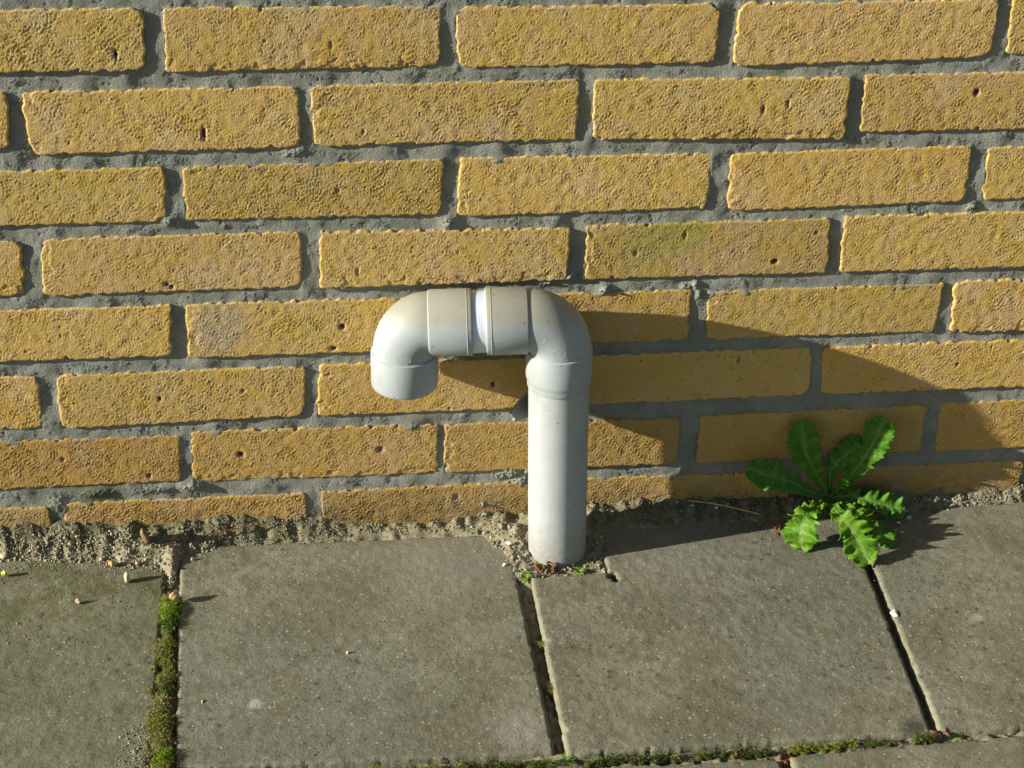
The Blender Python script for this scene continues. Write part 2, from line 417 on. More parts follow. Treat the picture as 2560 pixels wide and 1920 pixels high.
# leaves
def leaf_mat(name, a, b):
    m = Mat(name)
    n = m.ramp(m.noise(160, 3, 0.6), 0.35, 0.68)
    c = m.mix(n, a, b)
    vein = m.attr("vein")
    c = m.mix(m.math('MULTIPLY', vein, 0.75), c, (0.22, 0.34, 0.13))
    c = m.mix(m.ramp(m.noise(70, 3, 0.6, (3, 1, 1)), 0.58, 0.72, 0, 0.45), c, (0.22, 0.27, 0.03))
    c = m.mix(m.ramp(m.noise(48, 4, 0.65, (3, 8, 1)), 0.66, 0.74, 0, 0.7), c, (0.30, 0.22, 0.06))
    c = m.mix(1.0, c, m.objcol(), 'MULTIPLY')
    nb = m.bump(m.noise(420, 3, 0.6), 0.0012, 0.55)
    m.set(c, 0.52, nb, 0.3)
    tr = m.n("ShaderNodeBsdfTranslucent"); m.put(tr.inputs[0], m.mix(0.4, c, (0.22, 0.42, 0.02)))
    mx = m.n("ShaderNodeMixShader"); mx.inputs[0].default_value = 0.30
    m.t.links.new(m.b.outputs[0], mx.inputs[1]); m.t.links.new(tr.outputs[0], mx.inputs[2]); m.t.links.new(mx.outputs[0], m.out.inputs[0])
    return m.m
LEAF = leaf_mat("green_leaf", (0.058, 0.185, 0.010), (0.115, 0.275, 0.018))
RIB = leaf_mat("pale_midrib", (0.15, 0.27, 0.08), (0.20, 0.32, 0.11))
SPROUT = leaf_mat("sprout_green", (0.14, 0.32, 0.02), (0.24, 0.42, 0.04))
m = Mat("dry_straw"); STRAW = m.set(m.mix(m.noise(300), (0.42, 0.33, 0.17), (0.55, 0.46, 0.26)), 0.6)
m = Mat("dead_leaf_brown"); DEAD = m.set(m.mix(m.ramp(m.noise(400, 3, 0.6), 0.35, 0.65), (0.09, 0.035, 0.016), (0.25, 0.115, 0.045)), 0.6, m.bump(m.noise(600, 3, 0.6), 0.001, 0.7))

# ------------------------------------------------------------------ ground level
def gz(x, y):                                   # paving surface, metres
    return 0.009 + 0.0061 * (x - 0.65) + 0.002 * y
def gz_mm(x, y): return 1000 * gz(x / 1000.0, y / 1000.0)

gm = mesh_np("ground", [(-60, -60, -0.006), (60, -60, -0.006), (60, 60, -0.006), (-60, 60, -0.006)], np.array([[0, 1, 2, 3]]), False)
put("ground", gm, GROUND, kind="structure", label="sandy ground under and beyond the paving")

# ------------------------------------------------------------------ brick wall
ROWS = {
1: [[None, (270.6, 493.1), (268.8, 445.8), None], [(286.8, 493.3), (494.1, 491.2), (492.7, 444.5), (285.5, 443.6)], [(505.6, 490.5), (711.2, 490.0), (710.7, 443.7), (509.0, 442.8)], [(726.7, 490.7), (936.2, 490.6), (935.0, 444.2), (726.3, 440.5)], [(947.9, 493.3), None, None, (950.1, 445.9)]],
2: [[None, (164.8, 428.1), (161.2, 383.3), None], [(175.4, 427.9), (383.6, 428.4), (383.6, 378.9), (178.4, 377.4)], [(394.3, 428.6), (603.5, 429.9), (603.1, 380.6), (396.1, 379.9)], [(616.7, 429.6), (822.5, 427.6), (823.3, 376.4), (617.5, 380.2)], [(835.7, 429.3), None, None, (837.8, 381.1)]],
3: [[None, (278.3, 362.7), (275.3, 317.3), None], [(292.6, 362.3), (496.6, 364.1), (494.8, 317.0), (292.2, 317.4)], [(511.0, 364.7), (715.8, 364.0), (715.1, 316.8), (509.9, 314.4)], [(731.8, 362.8), (933.5, 365.5), (935.6, 316.2), (733.9, 313.1)], [(949.1, 363.4), None, None, (952.2, 317.1)]],
4: [[None, (161.2, 301.3), (159.0, 254.3), None], [(177.9, 302.8), (382.6, 303.1), (381.1, 253.8), (174.8, 253.1)], [(398.4, 302.6), (602.5, 300.1), (600.3, 253.8), (397.7, 253.2)], [(616.4, 301.8), (822.7, 301.9), (823.7, 252.7), (618.0, 253.1)], [(834.8, 303.7), None, None, (836.9, 252.2)]],
5: [[None, (274.3, 239.3), (271.3, 193.2), None], [(287.5, 239.9), (492, 239), (492, 190.5), (287.3, 190.3)], [(505, 238.6), (708.8, 238.2), (708.6, 191.4), (505, 190.5)], [(723.6, 236.1), (930.0, 236.2), (928.7, 190.8), (727.5, 190.6)], [(941.0, 238.5), None, None, (943.7, 189.1)]],
6: [[None, (160.5, 176.1), (160.8, 126.6), None], [(177.4, 175.9), (382.3, 176.6), (379.4, 129.1), (177.3, 125.8)], [(395.3, 177.9), (600, 177), (600, 128.5), (392.2, 128.5)], [(614, 177), (820.4, 177.6), (822.7, 130.4), (614, 129)], [(831.8, 177.2), None, None, (835.3, 130.5)]],
7: [[(70, 113.0), (273.7, 111.8), (270.9, 66.4), (70, 66.0)], [(285.0, 114.8), (494.7, 113.1), (494.1, 63.3), (283.2, 64.5)], [(502.7, 112.7), (708.8, 110.2), (708.3, 63.5), (501.2, 64.2)], [(728.5, 111.7), (932.6, 112.5), (933.7, 66.0), (728.4, 63.0)], [(948.0, 113.8), None, None, (949.3, 64.0)]],
8: [[(-50, 45), (156.8, 43.7), (159, -3), (-50, -3)], [(171.8, 46.8), (379.0, 45.9), (379, -2), (169, -3)], [(393.6, 47.6), (599, 49), (599, 0), (393.6, -1)], [(613, 49), (817, 48), (817, 0), (613, 0)], [(830, 48), (1035, 48), (1035, 0), (830, 0)], [(1048, 48), (1254, 48), (1254, 0), (1048, 0)]],
}
PITS = [(310.1, 391.8, 1.6, 5.0), (410.2, 462.9, 1.3, 3), (272.9, 259.8, 2, 2), (276.8, 257.5, 1.8, 1.6), (414.1, 214.9, 2.6, 2.6), (427.7, 267.3, 1.6, 3.4), (406.4, 194.4, 3, 1.8), (248.3, 458.2, 1.2, 3.5),
        (434.0, 390.5, 1.2, 2), (413.1, 339.9, 2, 2.2), (754.1, 402.8, 1.4, 3.6), (773.9, 407.7, 1.3, 2.8), (930.1, 413.5, 2.2, 2.8), (699.2, 291.7, 1.4, 3.6), (658.7, 275.8, 2.0, 2.6), (778.2, 264.2, 2.6, 2.0),
        (811.2, 290.4, 1.8, 1.8), (324.6, 90.7, 2.8, 2.6), (174.6, 93.0, 2, 2.4), (245.6, 72.6, 2, 2.4), (329.6, 155.8, 1.8, 1.8), (511.8, 37.0, 3.0, 3.4), (259.9, 150.9, 1.4, 2), (542.0, 153.0, 1.7, 2.6), (756.4, 168, 1.6, 3.8),
        (955, 156, 1.8, 1.6), (970, 100, 1.7, 1.5), (445, 90, 3.4, 3.0)]
def pdepth(x, z, a):
    """how deep a hole is: a few are open holes, most are shallow dents"""
    if a < 1.0: return 0.3
    return (1.0, 0.62, 0.40, 0.50)[int(x * 3 + z * 7) % 4] if (int(x), int(z)) not in ((310, 391), (414, 214), (324, 90), (542, 153)) else 1.0
MOD, BL = 219.5, 205.5
quads = []
for r, row in ROWS.items():
    for q in row:
        q = list(q)
        if q[0] is None: q[0] = (q[1][0] - BL, q[1][1]); q[3] = (q[2][0] - BL, q[2][1] - 0.3)
        if q[1] is None: q[1] = (q[0][0] + BL, q[0][1]); q[2] = (q[3][0] + BL, q[3][1] + 0.3)
        quads.append((r, q))

WL = (0.6, 0.0, 0.0)
wall = put("brick_wall", None, loc=WL, label="yellow brick wall with grey mortar joints behind the pipe", cat="wall")

wr = np.random.default_rng(11)
def make_brick(q, r, step):
    q = np.array(q, float)
    cx, cz = q.mean(0)
    ox, oz = wr.uniform(0, 400, 2)
    proud = wr.normal(0, 0.5); tx, tz = wr.normal(0, 0.0028), wr.normal(0, 0.006)
    gain = 0.14 * wr.uniform(0.75, 1.2) * (1.35 if r >= 7 else 1.0)
    k = wr.uniform(0.28, 0.9)
    chip_t = wr.uniform(1.3, 2.1); scar = wr.choice([0, 1, 2]); scar_w = wr.uniform(4, 9)
    pits = [p for p in PITS if q[:, 0].min() < p[0] < q[:, 0].max() and q[:, 1].min() < p[1] < q[:, 1].max()]
    for _ in range(wr.integers(1, 4)):
        pits.append((cx + wr.uniform(-95, 95), cz + wr.uniform(-20, 20), wr.uniform(0.5, 0.9), wr.uniform(0.6, 1.6)))
    def sdf(x, y):
        s = quad_sdf(q, x, y, k)
        s = s - 0.9 + 0.45 * MED(x + ox, y + oz) + 0.20 * EDGE(x + oz, y + ox) + 0.05 * FINE(x + oz, y + ox)
        s = s + 2.6 * np.clip(EDGE(x * 0.7 + oz, y * 0.7 + 3 * ox) - chip_t, 0, 1.2)
        return s
    def height(x, y, s):
        rr = 1.3 + 0.6 * MED(x + oz, y + ox)
        rr = np.clip(rr, 0.7, 3.2)
        t = np.clip(-s / rr, 0, 1)
        h = -rr * (1 - np.sqrt(np.maximum(1 - (1 - t) ** 2, 0))) * 0.75 * (0.3 + 0.7 * sstep(2.0, 6.0, q[:, 1].max() - y))
        g = GRAIN(x + ox, y + oz)
        g = np.where(g > 0, g * 0.8, g * 1.15)
        g = g * (0.25 + 0.75 * sstep(-0.3, -3.0, s)); h = h + gain * g * np.clip(0.9 + 0.35 * MED(x + 2 * ox, y) + 0.25 * BIG(x + ox, y + oz), 0.25, 2) + 0.045 * GRAIN2(x + ox, y + oz) + 0.08 * MED(x + ox, y + oz) + 0.03 * EDGE(x + ox, y)
        # a shallow scar along a border, as left by the mould
        e_ = (y - q[:, 1].min()) if scar == 1 else (x - q[:, 0].min())
        h = h - (0.55 * sstep(0.6, -0.6, e_ - scar_w + 2.2 * MED(x + oz, y + 2 * ox)) * sstep(0.2, 0.9, MED(x * .5 + ox, y * .5) + 0.6) if scar else 0)
        for (px, pz, a, b) in pits:
            d2 = ((x - px) / a) ** 2 + ((y - pz) / b) ** 2
            h = h - 2.6 * np.exp(-d2 ** 1.6 * 0.9) * pdepth(px, pz, a)
        return h + proud + tx * (x - cx) + tz * (y - cz)
    def attr(x, y, s, h):
        hp = GRAIN(x + ox, y + oz)
        for (px, pz, a, b) in pits:
            d2 = ((x - px) / a) ** 2 + ((y - pz) / b) ** 2
            hp = hp - 6.0 * np.exp(-d2 ** 1.6 * 0.9) * pdepth(px, pz, a)
        return {"h": hp}
    me = heightfield("brick", sdf, height, q[:, 0].min() - 4, q[:, 0].max() + 4, q[:, 1].min() - 4, q[:, 1].max() + 4, step, 96.0, 'wall', (cx / 1000, 0, cz / 1000), True, attr)
    return me, (cx / 1000, 0, cz / 1000)

FAMILY = [(1.0, 1.0, 1.0), (0.99, 1.005, 0.93), (1.02, 1.0, 1.10), (1.02, 0.975, 0.92), (0.95, 0.95, 1.0), (1.04, 1.03, 1.02)]
def brick_tint(r):
    f = FAMILY[int(wr.integers(0, len(FAMILY)))]
    v = wr.normal(1.0, 0.05)
    c = [k * v for k in f]
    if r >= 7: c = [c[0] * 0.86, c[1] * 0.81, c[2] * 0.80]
    return (*c, 1)

for r, q in quads:
    inview = max(p[0] for p in q) > 100 and min(p[0] for p in q) < 1060
    me, loc = make_brick(q, r, 0.8 if inview else 3.0)
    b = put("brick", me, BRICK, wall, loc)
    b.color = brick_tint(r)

# the wall goes on beyond the picture: plainer bricks sharing five meshes
far = []
for i in range(5):
    me, _ = make_brick([(-BL / 2, 23.8), (BL / 2, 23.8), (BL / 2, -23.8), (-BL / 2, -23.8)], 0, 3.5)
    me.materials.append(BRICK_FAR); far.append(me)
C_, Z1 = 63.15, 491.5
extra = []
for r in range(-8, 9):
    zc = Z1 - (r - 1) * C_ - 24
    if r in ROWS:
        xs0 = min(p[0] for rr, q in quads if rr == r for p in q); xs1 = max(p[0] for rr, q in quads if rr == r for p in q)
        a = xs0 - 14 - BL / 2
        while a > -650: extra.append((r, a, zc)); a -= MOD
        a = xs1 + 14 + BL / 2
        while a < 2700: extra.append((r, a, zc)); a += MOD
    else:
        a = (67.0 if r % 2 else -43.0) + BL / 2 - 4 * MOD + 110 * 0
        while a < 2700:
            if a > -680: extra.append((r, a, zc))
            a += MOD
for (r, x, z) in extra:
    b = put("brick", far[int(wr.integers(0, 5))], None, wall, (x / 1000, 0, z / 1000))
    b.color = brick_tint(r)

# mortar: one continuous bed filling the joints
LUMPS = [(712.3, 243.5, 3.2, 4.5, 3.5), (704.7, 241.5, 5, 2.5, 2.5), (716, 236, 3, 6, 2.2), (943.8, 309.1, 5, 5, 3.2), (501.5, 307.4, 5, 5.5, 2.8), (561.9, 60, 9, 6, 4.5), (569.9, 52, 8, 6, 4.5), (552, 57, 6, 4, 3), (577, 62, 6, 5, 4),
         (535.4, 28.8, 4, 6, 4), (537.3, 16.4, 7, 6, 5), (530, 12, 8, 4, 4), (723.7, 88.8, 1.6, 4.5, 3.4), (722.1, 78.3, 1.6, 5, 3.6), (719.5, 66.7, 1.8, 5, 3.4), (716, 55.9, 2.2, 5, 3.2),
         (603.9, 255.8, 4, 4, 3.5), (634.0, 243, 5, 3.5, 3.4), (379.3, 374.0, 9, 4, 2.2), (278.5, 316.2, 6, 4, 2.6), (640, 64, 5, 2, 2.4), (655, 66, 4, 1.6, 2.2), (585, 250, 6, 2.5, 2.5), (617, 252, 5, 2.2, 2.2), (283, 60, 12, 4, 2.5), (250, 58, 14, 4, 2.2), (200, 57, 14, 4, 2.4), (165, 45, 8, 10, 2.2)]
ms = 1.1
X, Z = np.meshgrid(np.arange(60, 1130, ms), np.arange(-12, 516, ms), indexing='ij')
S = np.full(X.shape, 60.0); SA = np.full(X.shape, 60.0)
for r, q in quads + [(0, [(x - BL / 2, z + 23.8), (x + BL / 2, z + 23.8), (x + BL / 2, z - 23.8), (x - BL / 2, z - 23.8)]) for (r, x, z) in extra if -1 < r < 9 and -150 < x < 1300 and z < 560]:
    qa = np.array(q); i0, i1 = np.searchsorted(X[:, 0], [qa[:, 0].min() - 30, qa[:, 0].max() + 30]); j0, j1 = np.searchsorted(Z[0], [qa[:, 1].min() - 30, qa[:, 1].max() + 30])
    if i1 <= i0 or j1 <= j0: continue
    sl = (slice(i0, i1), slice(j0, j1))
    s = quad_sdf(qa, X[sl], Z[sl], 0.8)
    S[sl] = np.minimum(S[sl], s)
    SA[sl] = np.minimum(SA[sl], quad_sdf(qa, X[sl], Z[sl] + 5.0, 0.8))
under = sstep(2.0, -2.0, SA)                                  # just beneath a brick: struck back and smooth
rough = sstep(-0.1, 1.3, BIG(X * 1.6 + 90, Z * 1.6) + 0.5 * MED(X + 50, Z)) * (1 - 0.6 * under)
D = -2.2 - 0.35 * under + 0.13 * MED(X, Z + 77) * (0.4 + rough) + 0.5 * BIG(X, Z)
D += (0.7 + 0.35 * MED(X + 31, Z)) * np.exp(-np.maximum(S, 0) / 1.8) * (1 - under)
D += (0.02 + 0.12 * rough) * CRUMB(X, Z) + (0.05 + 0.14 * rough) * GRAIN2(X, Z) + (0.04 + 0.10 * rough) * FINE(X + 7, Z)
lump = np.zeros_like(X)
for (lx, lz, a, b, hh) in LUMPS:
    w_ = np.exp(-(((X - lx) / a) ** 2 + ((Z - lz) / b) ** 2))
    lump = np.maximum(lump, w_ * hh)
lm = np.clip(lump / 2.0, 0, 1)
D = D + lump * (1.0 + 0.28 * CRUMB(X + 9, Z) + 0.12 * EDGE(X, Z)) + 0.5 * lm * CRUMB(X, Z + 33)
crack = sstep(0.09, 0.0, np.abs(BIG(X * 2.5 + 200, Z * 2.5 + 50))) * sstep(0.8, 1.4, MED(X * 0.4, Z * 0.4 + 300))
D -= 1.5 * crack
keep = (S > -5.0) | (lump > 0.6)
kc = keep[:-1, :-1] & keep[1:, :-1] & keep[1:, 1:] & keep[:-1, 1:]
ci, cj = np.nonzero(kc); idx = np.arange(X.size).reshape(X.shape)
fq = np.stack([idx[ci, cj], idx[ci + 1, cj], idx[ci + 1, cj + 1], idx[ci, cj + 1]], 1)
u = np.unique(fq); rm = np.full(X.size, -1); rm[u] = np.arange(len(u))
V = np.stack([X.ravel()[u], -D.ravel()[u], Z.ravel()[u]], 1) / 1000.0
mm = mesh_np("mortar", V, rm[fq], True, {"lump": lm.ravel()[u]})
put("mortar", mm, MORTAR, wall, (0, 0, 0))
def slab_xz(name, x0, x1, z0, z1, y0, y1):
    bm = bmesh.new(); bmesh.ops.create_cube(bm, size=1.0)
    bmesh.ops.scale(bm, vec=(x1 - x0, y1 - y0, z1 - z0), verts=bm.verts); bmesh.ops.translate(bm, vec=((x0 + x1) / 2, (y0 + y1) / 2, (z0 + z1) / 2), verts=bm.verts)
    me = bpy.data.meshes.new(name); bm.to_mesh(me); bm.free(); return me
for (x0, x1, z0, z1) in ((-0.75, 0.06, -0.012, 0.516), (1.13, 2.80, -0.012, 0.516), (-0.75, 2.80, 0.5161, 1.06)):
    put("mortar", slab_xz("mortar", x0, x1, z0, z1, 0.0032, 0.09), MORTAR, wall, (0, 0, 0))
put("backing", slab_xz("backing", -0.75, 2.80, -0.05, 1.06, 0.098, 0.20), MORTAR, wall, (0, 0, 0))

# ------------------------------------------------------------------ paving
paving = put("pavement", None, loc=(0.6, -0.3, 0.0), label="grey concrete slab pavement along the foot of the wall", kind="structure")
pr = np.random.default_rng(21)
def make_slab(poly, step, lift=0.0, notch=None, tilt=(0, 0), hidden=False, edge_r=3.0, bites=()):
    poly = np.array(poly, float); cx, cy = poly.mean(0); ox, oy = pr.uniform(0, 400, 2)
    def sdf(x, y):
        s = quad_sdf(poly, x, y, 0.7)
        if notch is not None:
            s = np.maximum(s, -(quad_sdf(notch, x, y, 1.0)))
        s = s + 0.30 * MED(x + ox, y + oy) + 0.05 * EDGE(x + ox, y + oy) + 0.05 * FINE(x, y + oy) + 2.2 * np.clip(MED(x * .8 + oy, y * .8 + ox) - 1.7, 0, 1.0)
        for (bx, by, br) in bites: s = np.maximum(s, br - np.hypot(x - bx, y - by) + 0.8 * FINE(x, y))
        return s
    def height(x, y, s):
        rr = edge_r * (1 + 0.15 * BIG(x + ox, y))
        t = np.clip(-s / np.maximum(rr, 0.8), 0, 1)
        h = -rr * (1 - np.sqrt(np.maximum(1 - (1 - t) ** 2, 0))) * 0.8
        return gz_mm(x, y) + lift + tilt[0] * (x - cx) + tilt[1] * (y - cy) + h + 0.09 * CRUMB(x + ox, y + oy) + 0.10 * MED(x, y + ox) - 0.5 * np.clip(CRUMB(x + oy, y) - 2.2, 0, 1)
    def attr(x, y, s, h):
        return {"edge": sstep(-9.0, -1.5, s + 1.6 * EDGE(x + ox, y + oy)) * sstep(0.5, -0.3, (x - poly[:, 0].min() - 6) / 6.0)}
    me = heightfield("paving_slab", sdf, height, poly[:, 0].min() - 4, poly[:, 0].max() + 4, poly[:, 1].min() - 4, poly[:, 1].max() + 4, step, 45.0, 'floor', (cx / 1000, cy / 1000, 0), True, attr)
    return me, (cx / 1000, cy / 1000, 0)
SL = [
    dict(poly=[(-38, -12), (257.6, -16), (254.0, -290), (-38, -288)], step=1.7, lift=-0.8),
    dict(poly=[(267.8, -14), (556.2, -20), (560.6, -302.5), (273.6, -293)], step=1.7, lift=0.2, bites=[(265, -108, 4.5)]),
    dict(poly=[(569.2, -20), (866.0, -17), (855.6, -309.5), (568.2, -307)], step=1.5, lift=1.8, notch=[(540, -86.5), (637.0, -84.5), (637.0, 30), (540, 30)], bites=[(639.5, -90, 3.2), (641.5, -95, 2.2)], edge_r=3.4),
    dict(poly=[(873.0, -17), (1166, -10), (1160, -310), (861.6, -309.5)], step=1.9, lift=1.2),
    dict(poly=[(440, -316), (730, -325.0), (731.5, -612), (440, -610)], step=2.2, lift=0.6),
    dict(poly=[(737.5, -322.0), (1034, -314), (1034, -610), (738, -612)], step=2.2, lift=0.6),
    dict(poly=[(140, -303), (432, -308), (432, -606), (140, -604)], step=2.6, lift=0.0),
]
SLC = [(0.93, 0.95, 0.86), (1.03, 1.03, 1.02), (1.0, 0.99, 0.97), (1.02, 1.02, 1.0), (0.96, 0.97, 0.92), (1.0, 1.0, 0.94), (0.95, 0.97, 0.9)]
for s in SL:
    me, loc = make_slab(**s)
    o = put("paving_slab", me, CONCRETE, paving, loc); o.color = (*SLC[SL.index(s)], 1)
plain = []
for i in range(3):
    me, _ = make_slab([(-146, 146), (146, 146), (146, -146), (-146, -146)], 6.0)
    me.materials.append(CONCRETE); plain.append(me)
def far_slab(x, y):
    o = put("paving_slab", plain[int(pr.integers(0, 3))], None, paving, (x, y, gz(x, y) - gz(0, 0) + 0.0))
for k in range(5):
    far_slab(-0.19 - 0.302 * k, -0.150); far_slab(1.318 + 0.302 * k, -0.155)
for k in range(6):
    far_slab(-0.012 - 0.302 * k, -0.455); far_slab(1.188 + 0.302 * k, -0.462)
for j in range(5):
    for k in range(13):
        far_slab(-0.95 + 0.302 * k + (0.15 if j % 2 else 0), -0.768 - 0.302 * j)

# ------------------------------------------------------------------ soil along the foot of the wall
SX = np.array([40, 113.9, 193, 235, 253, 262, 272, 312.7, 380, 455, 517, 535, 548, 556, 566, 600, 634, 640, 647, 700, 728, 812, 870, 922, 956, 1039, 1120])
SYF = np.array([-16, -16, -22, -33, -36, -60, -24, -12, -9, -9, -12.5, -24, -42, -80, -88, -86, -84, -50, -26, -25, -24, -26, -26, -21, -17, -9, -9])
ZX = np.array([40, 115, 174, 253, 313, 378, 415, 456, 500, 539, 571, 646, 710, 775, 905, 994, 1041, 1120])
ZW = np.array([28, 27.5, 26.5, 21.8, 25.5, 22, 13.5, 11.5, 12, 16, 18, 24, 24, 21, 18.5, 17.5, 18.5, 18])
def soil_z(x, y):
    yf = np.interp(x, SX, SYF) + 2.2 * MED(x * 0.6 + 20, 50.0 + 0.4 * y)
    zw = np.interp(x, ZX, ZW) + 1.5 * MED(x * 0.7, 10 + 0.4 * y)
    g = gz_mm(x, y) + 0.5
    t = (y - yf) / np.maximum(-yf, 1)
    z = np.where(t > 0, g + (zw - g) * np.clip(t, 0, 1.05) ** 1.15, g + np.maximum(t * -yf * 0.5, -17))
    bump_ = np.clip(t + 0.1, 0, 0.5) * 2
    # hollow around the pipe foot
    hollow = np.exp(-(((x - 604) / 46) ** 2 + ((y + 62) / 30) ** 2) ** 2) * sstep(-30, -50, y)
    z = z - 4.5 * hollow
    return z + bump_ * (0.45 * MED(x, y) + 0.30 * EDGE(x, y)) + (0.25 + 0.5 * bump_) * (0.55 * CRUMB(x, y) + 0.2 * FINE(x, y))
st = 1.25
X, Y = np.meshgrid(np.arange(40, 1125, st), np.arange(-118, 6, st), indexing='ij')
Zs = soil_z(X, Y)
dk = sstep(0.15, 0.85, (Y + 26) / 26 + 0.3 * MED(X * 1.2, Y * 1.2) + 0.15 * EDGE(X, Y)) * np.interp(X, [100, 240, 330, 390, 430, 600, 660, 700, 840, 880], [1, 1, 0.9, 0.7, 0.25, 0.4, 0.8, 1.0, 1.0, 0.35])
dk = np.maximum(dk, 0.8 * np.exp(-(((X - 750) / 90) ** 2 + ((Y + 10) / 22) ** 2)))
idx = np.arange(X.size).reshape(X.shape)
keep = (X < 1126) & ~((Y < -46) & ((X < 250) | (X > 655) | ((X > 280) & (X < 530))))
kc = keep[:-1, :-1] & keep[1:, 1:]
ci, cj = np.nonzero(kc)
fq = np.stack([idx[ci, cj], idx[ci + 1, cj], idx[ci + 1, cj + 1], idx[ci, cj + 1]], 1)
u = np.unique(fq); rm = np.full(X.size, -1); rm[u] = np.arange(len(u))
V = np.stack([X.ravel()[u], Y.ravel()[u], Zs.ravel()[u]], 1) / 1000.0
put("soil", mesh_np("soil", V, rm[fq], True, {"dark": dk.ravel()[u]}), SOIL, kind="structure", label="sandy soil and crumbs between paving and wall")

# sand standing in the joints
X, Y = np.meshgrid(np.arange(100, 1110, 2.4), np.arange(-345, -10, 2.4), indexing='ij')
lev = -11.0 + 3.5 * np.exp(-(((X - 563) / 12) ** 2)) + 1.2 * MED(X, Y) + 6.0 * np.exp(-(((X - 262) / 14) ** 2)) + 6.0 * sstep(-296, -303, Y)
Zj = gz_mm(X, Y) + np.minimum(lev + 0.6 * EDGE(X, Y) + 0.5 * CRUMB(X, Y), -2.5)
idx = np.arange(X.size).reshape(X.shape)
fq = np.stack([idx[:-1, :-1].ravel(), idx[1:, :-1].ravel(), idx[1:, 1:].ravel(), idx[:-1, 1:].ravel()], 1)
put("joint_sand", mesh_np("joint_sand", np.stack([X.ravel(), Y.ravel(), Zj.ravel()], 1) / 1000.0, fq, True, {"dark": sstep(-0.4, 0.8, EDGE(X * .8, Y * .8)).ravel() * 0.7}), SOIL, kind="structure", label="sand and dirt standing in the joints of the paving")

# loose crumbs
def ico():
    bm = bmesh.new(); bmesh.ops.create_icosphere(bm, subdivisions=1, radius=1.0)
    v = np.array([x.co[:] for x in bm.verts]); f = np.array([[y.index for y in x.verts] for x in bm.faces]); bm.free(); return v, f
IV, IF = ico()
def rocks(name, pts, sizes, tints, mat, g, flat=0.7, **kw):
    n = len(pts); k = len(IV)
    rad = np.exp(g.normal(0, 0.24, (n, k)))
    sc = g.uniform(0.55, 1.25, (n, 1, 3)); sc[:, :, 2] *= flat
    v = IV[None] * rad[..., None] * sc
    a = g.uniform(0, 2 * pi, n); c, s = np.cos(a)[:, None], np.sin(a)[:, None]
    vx = v[..., 0] * c - v[..., 1] * s; vy = v[..., 0] * s + v[..., 1] * c
    tl = g.normal(0, 0.5, n)[:, None]
    vz = v[..., 2] * np.cos(tl) + vx * np.sin(tl); vx = vx * np.cos(tl) - v[..., 2] * np.sin(tl)
    V = np.stack([vx, vy, vz], -1) * np.asarray(sizes)[:, None, None] + np.asarray(pts)[:, None, :]
    F = (IF[None] + (np.arange(n) * k)[:, None, None]).reshape(-1, 3)
    T = np.repeat(np.asarray(tints)[:, None, :], k, 1).reshape(-1, 3)
    return put(name, mesh_np(name, V.reshape(-1, 3) / 1000.0, F, False, {"tint": T}), mat, **kw)
PAL = np.array([(0.27, 0.235, 0.145), (0.33, 0.29, 0.19), (0.22, 0.20, 0.125), (0.42, 0.38, 0.27), (0.18, 0.165, 0.10), (0.58, 0.55, 0.47), (0.32, 0.21, 0.12), (0.13, 0.12, 0.075), (0.28, 0.27, 0.22)])
PP = np.array([.25, .2, .2, .07, .12, .015, .025, .05, .07])
g = np.random.default_rng(31)
pts, sz = [], []
def scatter(n, xr, fy, smin, smax, lift=0.3, pw=2.2):
    x = g.uniform(*xr, n); y = fy(x, n)
    s = smin + (smax - smin) * g.uniform(0, 1, n) ** pw
    z = np.maximum(soil_z(x, y), gz_mm(x, y) - 9) + s * lift
    ontile = z < gz_mm(x, y) + 0.5
    return x, y, z, s
def add(x, y, z, s): pts.append(np.stack([x, y, z], 1)); sz.append(s)
front = lambda x: np.interp(x, SX, SYF)
x, y, z, s = scatter(5200, (100, 1100), lambda x, n: front(x) * g.uniform(0.0, 1.08, n), 0.25, 1.15, 0.3, 3.2); add(x, y, z, s)
x, y, z, s = scatter(1500, (100, 300), lambda x, n: front(x) * g.uniform(0.2, 1.35, n), 0.35, 1.8); add(x, y, np.maximum(z, gz_mm(x, y) - 0.4), s)
x, y, z, s = scatter(1300, (525, 645), lambda x, n: g.uniform(-90, -15, n), 0.35, 2.1); k_ = soil_z(x, y) > gz_mm(x, y) - 7; add(x[k_], y[k_], z[k_], s[k_])
x, y, z, s = scatter(260, (880, 1090), lambda x, n: front(x) * g.uniform(0.4, 1.3, n), 0.4, 1.8); add(x, y, np.maximum(z, gz_mm(x, y) + 0.7), s)
x = g.uniform(100, 262, 420); y = -30 - 110 * g.uniform(0, 1, 420) ** 2.2; s = 0.25 + 0.7 * g.uniform(0, 1, 420) ** 3; add(x, y, gz_mm(x, y) - 0.8 + s * 0.3, s)
x = g.uniform(100, 258, 1500); y = -14 - 34 * g.uniform(0, 1, 1500) ** 1.6; s = 0.2 + 0.5 * g.uniform(0, 1, 1500) ** 3; add(x, y, gz_mm(x, y) - 0.9 + s * 0.35, s)
x = g.uniform(280, 530, 700); y = -9 - 14 * g.uniform(0, 1, 700) ** 1.8; s = 0.2 + 0.5 * g.uniform(0, 1, 700) ** 3; add(x, y, gz_mm(x, y) + 0.1 + s * 0.35, s)
x = g.uniform(270, 1090, 300); y = -20 - 290 * g.uniform(0, 1, 300) ** 1.3; s = 0.2 + 0.55 * g.uniform(0, 1, 300) ** 3; add(x, y, gz_mm(x, y) + 0.8 + s * 0.3, s)
x = g.normal(262, 3.2, 500); y = g.uniform(-300, -30, 500); s = 0.4 + 1.2 * g.uniform(0, 1, 500) ** 2; add(x, y, gz_mm(x, y) - 7 + s * 0.4, s)
